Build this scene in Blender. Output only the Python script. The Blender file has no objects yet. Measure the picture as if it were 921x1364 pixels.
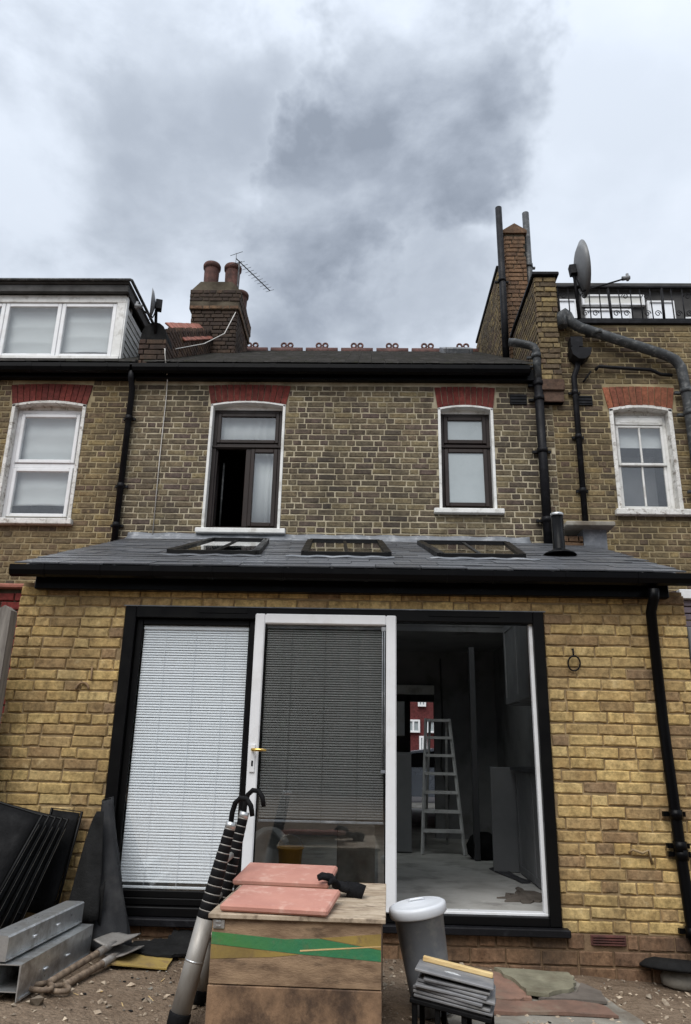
import bpy, math, random
from math import radians as rad, sin, cos, pi, sqrt
from mathutils import Vector, Matrix, Euler, noise as mnoise
random.seed(7)
S = bpy.context.scene
COL = S.collection

# ------------------------------------------------------------------ camera
cam_d = bpy.data.cameras.new("camera"); cam = bpy.data.objects.new("camera", cam_d); COL.objects.link(cam)
cam_d.sensor_fit = 'VERTICAL'; cam_d.sensor_height = 36.0; cam_d.lens = 989.0/1364*36
cam_d.clip_start = 0.05; cam_d.clip_end = 3000
PIT, ROL, YAW = rad(17.715), rad(1.2), rad(-1.744)
CF = Vector((sin(YAW)*cos(PIT), cos(YAW)*cos(PIT), sin(PIT)))
_r0 = Vector((cos(YAW), -sin(YAW), 0)); _u0 = _r0.cross(CF)
CR = cos(ROL)*_r0+sin(ROL)*_u0; CU = -sin(ROL)*_r0+cos(ROL)*_u0
CP = Vector((0, -5.3, 0))
cam.matrix_world = Matrix(((CR.x, CU.x, -CF.x, CP.x), (CR.y, CU.y, -CF.y, CP.y), (CR.z, CU.z, -CF.z, CP.z), (0, 0, 0, 1)))
S.camera = cam
S.view_settings.view_transform = 'Standard'; S.view_settings.look = 'None'
S.view_settings.exposure = 0.75; S.view_settings.gamma = 1.0
S.render.engine = 'CYCLES'
S.cycles.max_bounces = 8; S.cycles.transparent_max_bounces = 12

# ------------------------------------------------------------------ node helper
class NT:
    def __init__(s, tree): s.t = tree; tree.nodes.clear()
    def n(s, typ, ins=None, **props):
        nd = s.t.nodes.new(typ)
        for k, v in props.items(): setattr(nd, k, v)
        for k, v in (ins or {}).items():
            sock = nd.inputs[k]
            if isinstance(v, bpy.types.NodeSocket): s.t.links.new(v, sock)
            else: sock.default_value = v
        return nd
    def math(s, op, a, b=0.0, c=None, clamp=False):
        i = {0: a, 1: b}
        if c is not None: i[2] = c
        return s.n('ShaderNodeMath', i, operation=op, use_clamp=clamp).outputs[0]
    def vmath(s, op, a, b=None, scale=None):
        i = {0: a}
        if b is not None: i[1] = b
        if scale is not None: i['Scale'] = scale
        nd = s.n('ShaderNodeVectorMath', i, operation=op)
        return nd.outputs['Value'] if op in ('DOT_PRODUCT', 'LENGTH') else nd.outputs[0]
    def mix(s, f, a, b, blend='MIX'):
        nd = s.n('ShaderNodeMix', data_type='RGBA', blend_type=blend)
        for idx, v in ((0, f), (6, a), (7, b)):
            if isinstance(v, bpy.types.NodeSocket): s.t.links.new(v, nd.inputs[idx])
            else: nd.inputs[idx].default_value = v if idx == 0 else col(v)
        return nd.outputs[2]
    def noise(s, vec, scale, detail=5, rough=.6, dist=0.0):
        return s.n('ShaderNodeTexNoise', {'Vector': vec, 'Scale': scale, 'Detail': detail, 'Roughness': rough, 'Distortion': dist})
    def ramp(s, fac, stops, interp='LINEAR'):
        nd = s.n('ShaderNodeValToRGB', {'Fac': fac}); cr = nd.color_ramp; cr.interpolation = interp
        while len(cr.elements) < len(stops): cr.elements.new(.5)
        for e, (p, c) in zip(cr.elements, stops): e.position = p; e.color = col(c)
        return nd.outputs['Color']
    def mr(s, v, a, b, c=0.0, d=1.0, smooth=False):
        return s.n('ShaderNodeMapRange', {'Value': v, 'From Min': a, 'From Max': b, 'To Min': c, 'To Max': d}, interpolation_type='SMOOTHSTEP' if smooth else 'LINEAR').outputs[0]
def col(c):
    if isinstance(c, (int, float)): return (c, c, c, 1)
    return (c[0], c[1], c[2], 1)
def srgb(r, g, b):
    f = lambda v: v/12.92 if v <= .04045 else ((v+.055)/1.055)**2.4
    return (f(r/255), f(g/255), f(b/255))

# ------------------------------------------------------------------ world: overcast sky with clouds
SUN_EL, SUN_AZ = rad(52), rad(200)       # azimuth from +Y clockwise: behind the camera, a little to the left
W = bpy.data.worlds.new("World"); S.world = W; W.use_nodes = True
w = NT(W.node_tree)
tc = w.n('ShaderNodeTexCoord').outputs['Generated']
sky = w.n('ShaderNodeTexSky', sky_type='NISHITA', sun_disc=False, sun_elevation=SUN_EL, sun_rotation=SUN_AZ, air_density=1.0, dust_density=2.0, ozone_density=1.0)
d = w.vmath('NORMALIZE', tc)
wn = w.noise(d, 3.0, 6, .6)
warp = w.vmath('SCALE', w.vmath('SUBTRACT', wn.outputs['Color'], (.5, .5, .5)), scale=.30)
wn2 = w.noise(d, 12.0, 5, .6)
warp2 = w.vmath('SCALE', w.vmath('SUBTRACT', wn2.outputs['Color'], (.5, .5, .5)), scale=.09)
dw = w.vmath('NORMALIZE', w.vmath('ADD', w.vmath('ADD', d, warp), warp2))
sep = w.n('ShaderNodeSeparateXYZ', {0: d})
zc = w.math('MAXIMUM', sep.outputs[2], 0.0)
flat = w.vmath('MULTIPLY', d, w.n('ShaderNodeCombineXYZ', {0: w.math('DIVIDE', 1.0, w.math('ADD', zc, .35)), 1: w.math('DIVIDE', 1.0, w.math('ADD', zc, .35)), 2: .6}).outputs[0])
base = w.noise(flat, 1.7, 7, .5, .2).outputs['Fac']
fine = w.noise(flat, 5.0, 6, .52, .2).outputs['Fac']
dark = w.mr(w.math('ADD', w.math('MULTIPLY', base, .75), w.math('MULTIPLY', fine, .25)), .44, .64, 0, .62, True)
# main dark cloud masses of this sky, as directions (azimuth east of +Y, elevation, angular radius, depth)
BLOBS = [(5.3, 44.0, 9.0, .80), (-3.4, 37.6, 6.8, .80), (-3.5, 31.0, 8.0, .6), (8.8, 41.5, 5.4, .7), (1.5, 48.5, 5.5, .5),
         (-15, 41.0, 8.0, .40), (-26, 36.0, 10, .40), (-27, 46, 12, .45), (9.0, 53, 6.0, .35), (-13, 36, 6, .3), (5, 33, 8, .35)]
acc = None
for az, el, rr, st in BLOBS:
    c = Vector((sin(rad(az))*cos(rad(el)), cos(rad(az))*cos(rad(el)), sin(rad(el))))
    dt = w.vmath('DOT_PRODUCT', dw, tuple(c))
    m = w.mr(dt, cos(rad(rr*1.14)), cos(rad(rr*.34)), 0, st, True)
    acc = m if acc is None else w.math('MAXIMUM', acc, m)
billow = w.noise(w.vmath('ADD', flat, (3.1, 1.7, .4)), 3.6, 8, .58, .3).outputs['Fac']
acc = w.math('MULTIPLY', acc, w.mr(billow, .36, .60, .42, 1.12, True))
dark = w.math('ADD', w.math('MULTIPLY', dark, .48), w.math('MULTIPLY', acc, w.mr(fine, .34, .60, .50, .96)), clamp=True)
cc = w.ramp(dark, [(0, srgb(219, 226, 236)), (.25, srgb(203, 211, 222)), (.5, srgb(176, 184, 195)), (.8, srgb(150, 158, 170)), (1, srgb(132, 140, 152))])
lift = w.mr(sep.outputs[2], -.1, 1.0, .60, 1.50)
cc = w.vmath('SCALE', cc, scale=w.math('MULTIPLY', lift, 6.75))
skyc = w.mix(.93, sky.outputs[0], cc)
bg = w.n('ShaderNodeBackground', {'Color': skyc, 'Strength': 0.10})
w.n('ShaderNodeOutputWorld', {'Surface': bg.outputs[0]})
sd = bpy.data.lights.new("sun", 'SUN'); sun = bpy.data.objects.new("sun", sd); COL.objects.link(sun)
sd.energy = 1.5; sd.angle = rad(40); sd.color = (1.0, .97, .93)
_sv = Vector((sin(SUN_AZ)*cos(SUN_EL), cos(SUN_AZ)*cos(SUN_EL), sin(SUN_EL)))
sun.rotation_euler = _sv.to_track_quat('Z', 'Y').to_euler(); sun.location = (0, -8, 12)

# ------------------------------------------------------------------ materials
def new_mat(name):
    m = bpy.data.materials.new(name); m.use_nodes = True
    return m, NT(m.node_tree)
def rand_socket(t):
    oi = t.n('ShaderNodeObjectInfo').outputs['Random']; gi = t.n('ShaderNodeNewGeometry').outputs['Random Per Island']
    return t.math('FRACT', t.math('ADD', t.math('MULTIPLY', oi, 7.13), t.math('MULTIPLY', gi, 3.71)))
def M(name, c1, c2=None, rough=.7, scale=6.0, metal=0.0, bump=.15, bscale=70.0, stretch=None, dirt=None, rnd=0.0, spec=.5, rvar=.12, shift=None, lo=.35, hi=.65, trans=0.0):
    m, t = new_mat(name)
    v = t.n('ShaderNodeTexCoord').outputs['Object']
    r = rand_socket(t)
    v = t.vmath('ADD', v, t.vmath('SCALE', (17.3, 9.1, 23.7), scale=r)) if rnd else v
    vs = t.vmath('MULTIPLY', v, stretch) if stretch else v
    n1 = t.noise(vs, scale, 7, .62).outputs['Fac']
    c = t.mix(t.mr(n1, lo, hi), c1, c2 if c2 else tuple(x*.78 for x in c1))
    if rnd:
        c = t.mix(1.0, c, t.n('ShaderNodeCombineColor', {0: t.mr(r, 0, 1, 1-rnd, 1+rnd), 1: t.mr(r, 0, 1, 1-rnd, 1+rnd), 2: t.mr(r, 0, 1, 1-rnd, 1+rnd)}).outputs[0], 'MULTIPLY')
    if dirt:
        dc, ds, da = dirt
        nd = t.noise(vs, ds, 6, .65).outputs['Fac']
        c = t.mix(t.mr(nd, .5, .68, 0, da, True), c, dc)
    nb = t.noise(vs, bscale, 4, .6).outputs['Fac']
    bp = t.n('ShaderNodeBump', {'Strength': bump, 'Distance': .01, 'Height': nb}) if bump else None
    ins = {'Base Color': c, 'Roughness': t.mr(n1, .3, .7, max(.03, rough-rvar), min(1, rough+rvar)), 'Metallic': metal, 'Specular IOR Level': spec}
    if bp: ins['Normal'] = bp.outputs[0]
    p = t.n('ShaderNodeBsdfPrincipled', ins)
    t.n('ShaderNodeOutputMaterial', {'Surface': p.outputs[0]})
    return m
def brick_mat(name, stops, soot=(.03, .026, .022), soot_amt=.5, soot_scale=.9, pale=None, pale_amt=.35, rough=.88):
    m, t = new_mat(name)
    v = t.n('ShaderNodeTexCoord').outputs['Object']; pos = t.n('ShaderNodeNewGeometry').outputs['Position']
    r = rand_socket(t)
    v = t.vmath('ADD', v, t.vmath('SCALE', (31.3, 19.1, 43.7), scale=r))
    c = t.ramp(r, stops)
    n1 = t.noise(v, 22, 6, .65).outputs['Fac']; n2 = t.noise(v, 7, 4, .6).outputs['Fac']
    c = t.mix(1.0, c, t.ramp(n1, [(.25, .42), (.5, .95), (.75, 1.35)]), 'MULTIPLY')
    n4 = t.noise(v, 55, 5, .7).outputs['Fac']
    c = t.mix(1.0, c, t.ramp(n4, [(.3, .66), (.5, 1.0), (.7, 1.22)]), 'MULTIPLY')
    c = t.mix(t.mr(n2, .45, .75, 0, .6), c, t.mix(1.0, c, (.62, .52, .45), 'MULTIPLY'))
    if pale:
        np_ = t.noise(v, 11, 5, .7).outputs['Fac']
        c = t.mix(t.mr(np_, .58, .72, 0, pale_amt, True), c, pale)
    ns = t.noise(t.vmath('MULTIPLY', pos, (1.0, 1.0, .55)), soot_scale, 6, .65).outputs['Fac']
    c = t.mix(t.mr(ns, .40, .64, 0, soot_amt, True), c, soot)
    nk = t.noise(t.vmath('MULTIPLY', pos, (4.5, 4.5, .4)), 1.0, 5, .6).outputs['Fac']
    c = t.mix(t.mr(nk, .50, .72, 0, soot_amt*.8, True), c, soot)
    nb = t.noise(v, 90, 5, .7).outputs['Fac']
    hb = t.math('ADD', nb, t.math('MULTIPLY', n1, 1.2))
    bp = t.n('ShaderNodeBump', {'Strength': .55, 'Distance': .006, 'Height': hb})
    p = t.n('ShaderNodeBsdfPrincipled', {'Base Color': c, 'Roughness': rough, 'Normal': bp.outputs[0], 'Specular IOR Level': .25})
    t.n('ShaderNodeOutputMaterial', {'Surface': p.outputs[0]})
    return m
def glass_mat(name, tint=(.965, .975, .975), ior=1.55, rough=.01, through=1.0):
    m, t = new_mat(name)
    pos = t.n('ShaderNodeNewGeometry').outputs['Position']
    nb = t.noise(pos, 3.0, 2, .5).outputs['Fac']
    bp = t.n('ShaderNodeBump', {'Strength': .05, 'Distance': .02, 'Height': nb})
    g = t.n('ShaderNodeNewGeometry'); ca = t.math('ABSOLUTE', t.vmath('DOT_PRODUCT', g.outputs['Normal'], g.outputs['Incoming']))
    f0 = ((ior-1)/(ior+1))**2
    fr = t.math('ADD', f0, t.math('MULTIPLY', 1-f0, t.math('POWER', t.math('SUBTRACT', 1.0, ca), 5.0)))
    a = t.n('ShaderNodeBsdfTransparent', {'Color': col(tint)}); b = t.n('ShaderNodeBsdfGlossy', {'Color': col(.95), 'Roughness': rough, 'Normal': bp.outputs[0]})
    mx = t.n('ShaderNodeMixShader', {0: t.math('MULTIPLY', fr, 1.0, clamp=True), 1: a.outputs[0], 2: b.outputs[0]})
    t.n('ShaderNodeOutputMaterial', {'Surface': mx.outputs[0]})
    return m

YB = [(0, srgb(140, 118, 82)), (.08, srgb(172, 148, 98)), (.24, srgb(192, 168, 110)), (.4, srgb(176, 151, 98)), (.52, srgb(200, 177, 120)), (.66, srgb(164, 140, 96)), (.8, srgb(188, 163, 108)), (.95, srgb(150, 126, 90)), (1, srgb(132, 112, 86))]
m_yellow = brick_mat("yellow_stock_brick", [(a, (c[0]*1.16, c[1]*1.13, c[2]*1.18)) for a, c in YB], soot=(.07, .05, .03), soot_amt=.35, soot_scale=1.3, pale=srgb(215, 200, 160), pale_amt=.35)
OB = [(0, srgb(84, 76, 68)), (.15, srgb(122, 111, 88)), (.3, srgb(92, 82, 71)), (.45, srgb(142, 129, 98)), (.6, srgb(106, 95, 79)), (.75, srgb(100, 86, 79)), (.88, srgb(130, 117, 92)), (1, srgb(88, 79, 72))]
m_old = brick_mat("weathered_stock_brick", [(a, tuple(x*.92 for x in c)) for a, c in OB], soot_amt=.45, soot_scale=.9, pale=srgb(170, 158, 120), pale_amt=.3)
OB2 = [(a, (c[0]*1.10, c[1]*1.03, c[2]*.86)) for a, c in OB]
m_old2 = brick_mat("weathered_buff_brick", OB2, soot_amt=.5, soot_scale=.7, pale=srgb(180, 160, 116), pale_amt=.4)
m_redarch = brick_mat("red_rubbed_brick", [(0, srgb(112, 52, 46)), (.5, srgb(122, 58, 51)), (1, srgb(98, 47, 43))], soot_amt=.35, pale=srgb(150, 90, 80), pale_amt=.2)
m_orange = brick_mat("orange_rubbed_brick", [(0, srgb(138, 84, 64)), (.5, srgb(150, 92, 68)), (1, srgb(124, 76, 60))], soot_amt=.35, pale=srgb(170, 120, 90), pale_amt=.2)
m_plinth = brick_mat("brown_plinth_brick", [(0, srgb(116, 92, 70)), (.5, srgb(132, 104, 80)), (1, srgb(104, 82, 66))], soot=(.04, .033, .026), soot_amt=.5, soot_scale=1.6)
m_chim = brick_mat("sooty_chimney_brick", [(0, srgb(72, 56, 50)), (.4, srgb(98, 78, 64)), (.7, srgb(84, 66, 58)), (1, srgb(112, 90, 70))], soot_amt=.7, soot_scale=1.2)
m_mortar_y = M("sandy_mortar", srgb(168, 147, 112), srgb(124, 105, 80), .95, 5, bump=.5, bscale=60, spec=.2)
m_mortar_o = M("lime_mortar", srgb(188, 178, 154), srgb(140, 130, 108), .95, 3.2, bump=.5, bscale=60, spec=.2, dirt=(srgb(84, 76, 64), 1.7, .6))
m_mortar_b = M("buff_mortar", srgb(168, 154, 122), srgb(116, 104, 80), .95, 2.2, bump=.4, bscale=60, spec=.2)
m_mortar_d = M("sooty_mortar", srgb(100, 92, 78), srgb(60, 54, 46), .95, 3, bump=.4, bscale=60, spec=.2)
m_mortar_p = M("brown_mortar", srgb(140, 116, 90), srgb(100, 82, 64), .95, 4, bump=.4, bscale=60, spec=.2)
m_slate = M("dark_roof_slate", (.118, .124, .136), (.066, .070, .078), .36, 9, rnd=.3, bump=.25, bscale=40, dirt=((.13, .135, .14), 14, .5))
m_oldtile = M("mossy_roof_tile", (.045, .041, .036), (.022, .021, .02), .85, 5, rnd=.25, bump=.5, bscale=40, dirt=((.06, .062, .035), 5, .5))
m_ridge = M("terracotta_ridge", srgb(104, 66, 58), srgb(70, 50, 46), .8, 14, rnd=.15, bump=.3)
m_pot = M("terracotta_pot", srgb(100, 62, 52), srgb(62, 44, 40), .85, 9, bump=.3, rnd=.15)
m_coping = M("red_coping_tile", srgb(168, 104, 86), srgb(124, 80, 68), .85, 9, bump=.3, rnd=.15)
m_black = M("black_pvc", (.0025, .0025, .003), (.0016, .0016, .002), .36, 4, bump=.04, spec=.11)
m_blackold = M("black_painted_iron", (.010, .010, .012), (.006, .006, .007), .5, 8, bump=.25, dirt=((.028, .028, .032), 11, .5), spec=.14)
m_greypipe = M("grey_weathered_pipe", (.060, .064, .066), (.028, .031, .033), .5, 9, bump=.2, dirt=((.22, .22, .21), 16, .5), spec=.3)
m_blackframe = M("black_aluminium", (.004, .004, .0045), (.003, .003, .003), .4, 6, bump=.02, spec=.15)
m_upvc = M("white_upvc", (.80, .81, .82), (.72, .73, .74), .35, 3, bump=.02, dirt=((.5, .48, .44), 5, .25))
m_whitepaint = M("white_paint", (.78, .78, .76), (.66, .66, .63), .6, 6, bump=.25, dirt=((.3, .28, .24), 7, .5))
m_flaky = M("flaky_white_paint", (.74, .73, .70), (.55, .54, .5), .75, 9, bump=.7, bscale=35, dirt=((.16, .13, .10), 16, .85))
m_brownframe = M("dark_brown_frame", (.030, .021, .018), (.018, .013, .0115), .42, 5, bump=.05, spec=.25)
m_lead = M("grey_lead", (.20, .212, .23), (.12, .13, .145), .5, 5, bump=.25, bscale=20, dirt=((.4, .41, .42), 7, .6))
m_glass = glass_mat("window_glass", ior=1.8); m_glassdark = glass_mat("tinted_glass", (.80, .83, .83), 1.7)
m_curtain = M("net_curtain", (.58, .60, .60), (.50, .52, .52), .9, 1.1, stretch=(1, 1, 2.5), bump=0, spec=.1)
m_frost = M("frosted_glass", (.36, .40, .41), (.28, .32, .33), .25, 2.2, bump=.12, bscale=120, spec=.8)
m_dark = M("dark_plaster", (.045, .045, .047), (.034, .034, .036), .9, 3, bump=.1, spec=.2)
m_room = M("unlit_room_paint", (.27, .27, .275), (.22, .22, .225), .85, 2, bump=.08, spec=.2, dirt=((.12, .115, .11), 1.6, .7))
m_cab = M("grey_cabinet", (.21, .213, .22), (.17, .173, .18), .5, 3, bump=.03)
m_cabdark = M("charcoal_cabinet", (.06, .06, .065), (.045, .045, .05), .5, 3, bump=.03)
m_slatw = M("white_blind_slat", (.86, .885, .92), (.80, .83, .87), .4, 2, bump=0)
m_slatg = M("grey_blind_slat", (.078, .077, .073), (.064, .063, .06), .45, 2, bump=0)
m_brass = M("brass", (.75, .5, .14), (.6, .38, .1), .25, 20, metal=1, bump=.02)
m_chrome = M("brushed_steel", (.6, .61, .62), (.5, .5, .52), .3, 20, metal=1, bump=.03)
m_alu = M("dull_aluminium", (.40, .385, .36), (.29, .275, .25), .55, 7, metal=.5, bump=.06, dirt=((.16, .13, .10), 9, .5), stretch=(1, 1, .3))
m_steplad = M("bare_aluminium", (.62, .62, .62), (.5, .5, .5), .5, 7, bump=.05, dirt=((.3, .3, .3), 9, .5))
m_galv = M("galvanised_steel", (.66, .68, .69), (.46, .47, .47), .36, 16, metal=.8, bump=.08, dirt=((.22, .185, .15), 4, .6))
m_ply = M("plywood", srgb(156, 130, 102), srgb(108, 86, 66), .8, 4.0, stretch=(1.6, 3, 5), bump=.3, bscale=40, dirt=(srgb(84, 66, 50), 5, .8))
m_plydirty = M("mud_stained_plywood", srgb(146, 116, 88), srgb(78, 60, 46), .85, 4.0, stretch=(2.2, 2, 1.6), bump=.3, bscale=40, dirt=(srgb(60, 46, 36), 3.5, .8))
m_plytop = M("pale_plywood_top", srgb(190, 174, 152), srgb(146, 128, 106), .75, 4.0, stretch=(1.6, 4, 1), bump=.25, bscale=50, dirt=(srgb(104, 88, 72), 9, .8))
m_green = M("green_stripe_paint", srgb(44, 116, 80), srgb(66, 122, 62), .7, 4, bump=.25, bscale=50, dirt=(srgb(96, 104, 70), 14, .5))
m_yel = M("yellow_stripe_paint", srgb(158, 134, 66), srgb(122, 102, 58), .75, 4, bump=.15, bscale=50, dirt=(srgb(112, 90, 64), 12, .85))
m_pink = M("dusty_pink_board", srgb(190, 136, 120), srgb(174, 122, 108), .8, 3, bump=.12, bscale=120, dirt=(srgb(206, 170, 154), 13, .55))
m_rubber = M("black_rubber", (.007, .007, .0075), (.004, .004, .0045), .7, 12, bump=.3, bscale=80, spec=.12)
m_glove = M("black_knit_glove", (.011, .011, .012), (.006, .006, .007), .8, 20, bump=.5, bscale=120, spec=.12)
m_bin = M("grey_plastic_bin", (.17, .18, .195), (.14, .15, .165), .38, 3, bump=.05, dirt=((.26, .26, .25), 9, .6))
m_lid = M("pale_plastic_lid", (.68, .70, .72), (.58, .60, .63), .35, 4, bump=.06, dirt=((.62, .65, .7), 7, .6))
m_slatepile = M("loose_grey_slate", (.20, .20, .205), (.12, .122, .128), .6, 10, rnd=.3, bump=.3, bscale=35, dirt=((.26, .25, .23), 8, .5))
m_timber = M("pale_cut_timber", srgb(222, 196, 142), srgb(196, 164, 112), .75, 4, stretch=(1, 8, 8), bump=.2, bscale=50)
m_splat = M("white_paint_splash", (.8, .82, .82), (.7, .72, .72), .5, 20, bump=.1)
m_membrane = M("woven_black_membrane", (.030, .031, .033), (.018, .018, .02), .75, 6, bump=.5, bscale=160, dirt=((.055, .054, .052), 4, .5), spec=.2)
m_felt = M("black_roofing_felt", (.013, .013, .013), (.008, .008, .008), .85, 9, bump=.5, bscale=90, spec=.15)
m_concrete = M("grey_concrete", srgb(150, 146, 136), srgb(112, 106, 96), .9, 4, bump=.35, bscale=45, dirt=(srgb(92, 80, 66), 3, .6))
m_slabgreen = M("greenish_stone_slab", srgb(136, 132, 112), srgb(102, 98, 80), .85, 6, bump=.3, bscale=40, dirt=(srgb(84, 74, 58), 5, .5))
m_redslab = M("red_brown_slab", srgb(138, 106, 90), srgb(106, 84, 72), .88, 5, bump=.35, bscale=40, dirt=(srgb(128, 114, 98), 4, .8), rnd=.12)
m_screed = M("dusty_screed_floor", (.58, .575, .55), (.38, .372, .35), .85, 2.2, bump=.2, bscale=25, dirt=((.16, .15, .14), 3, .55))
m_paper = M("brown_lining_paper", srgb(112, 104, 96), srgb(84, 77, 70), .85, 6, bump=.2)
m_spade = M("muddy_spade_steel", (.30, .285, .265), (.17, .155, .14), .6, 9, metal=.35, bump=.3, bscale=50, dirt=((.13, .10, .075), 6, .7))
m_shaft = M("worn_spade_shaft", srgb(140, 122, 102), srgb(96, 80, 66), .7, 7, stretch=(4, 4, 1), bump=.2, dirt=(srgb(76, 62, 50), 8, .6))
m_stone = M("pale_rubble", srgb(172, 158, 138), srgb(122, 106, 90), .9, 12, rnd=.45, bump=.4, bscale=60)
m_fence = M("grey_weathered_timber", srgb(138, 132, 124), srgb(98, 92, 86), .85, 5, stretch=(6, 6, .7), bump=.4, bscale=30)
m_redwall = brick_mat("red_painted_brick", [(0, srgb(112, 46, 42)), (.5, srgb(120, 50, 46)), (1, srgb(104, 44, 40))], soot_amt=.2)
m_clad = M("weathered_white_boards", (.54, .54, .52), (.36, .36, .345), .75, 5, stretch=(1, 1, 6), bump=.3, dirt=((.2, .2, .19), 9, .6), rnd=.2)
m_roofdark = M("dark_roof_felt", (.05, .048, .046), (.03, .029, .028), .75, 5, bump=.3)
m_dish = M("grey_dish", (.19, .195, .20), (.15, .155, .16), .5, 5, bump=.05)
m_cable = M("white_cable", (.62, .60, .56), (.48, .46, .42), .6, 9, bump=0)
m_vent = M("terracotta_vent", srgb(96, 56, 48), srgb(66, 42, 38), .85, 12, bump=.3)
m_yplastic = M("yellow_plastic", srgb(220, 160, 40), srgb(190, 132, 34), .45, 6, bump=.05)
m_sack = M("white_plastic_sack", (.6, .6, .58), (.45, .45, .44), .6, 4, bump=.4, bscale=12)
m_asphalt = M("asphalt", (.06, .06, .062), (.045, .045, .047), .9, 8, bump=.4)
m_carpaint = M("silver_car_paint", (.35, .38, .42), (.31, .34, .38), .25, 3, metal=.5, bump=0)
m_tyre = M("tyre_rubber", (.02, .02, .02), (.014, .014, .014), .8, 12, bump=.2)
m_redhouse = brick_mat("red_street_brick", [(0, srgb(92, 44, 44)), (.5, srgb(100, 48, 48)), (1, srgb(84, 42, 42))], soot_amt=.15)
m_lean = M("mauve_roof_sheet", srgb(116, 104, 112), srgb(86, 78, 86), .6, 5, bump=.1)
m_cream = M("cream_panel", (.66, .66, .62), (.55, .55, .52), .6, 5, bump=.05)
def ground_mat():
    m, t = new_mat("bare_dirt")
    v = t.n('ShaderNodeNewGeometry').outputs['Position']
    n1 = t.noise(v, 1.6, 8, .65, .4).outputs['Fac']; n2 = t.noise(v, 22, 6, .7).outputs['Fac']; n3 = t.noise(v, 70, 4, .7).outputs['Fac']
    c = t.ramp(n1, [(.3, srgb(98, 83, 68)), (.48, srgb(126, 108, 90)), (.62, srgb(142, 124, 105)), (.75, srgb(106, 90, 74))])
    c = t.mix(t.mr(n2, .45, .7, 0, .7), c, srgb(84, 70, 57))
    c = t.mix(t.mr(n3, .6, .72, 0, .8), c, srgb(182, 166, 146))
    vz = t.n('ShaderNodeTexVoronoi', {'Vector': v, 'Scale': 45.0}).outputs['Distance']
    h = t.math('ADD', t.math('MULTIPLY', n2, 1.2), t.math('ADD', n3, t.math('MULTIPLY', vz, -.8)))
    bp = t.n('ShaderNodeBump', {'Strength': .7, 'Distance': .03, 'Height': h})
    p = t.n('ShaderNodeBsdfPrincipled', {'Base Color': c, 'Roughness': .95, 'Normal': bp.outputs[0], 'Specular IOR Level': .2})
    t.n('ShaderNodeOutputMaterial', {'Surface': p.outputs[0]})
    return m
m_ground = ground_mat()

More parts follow.
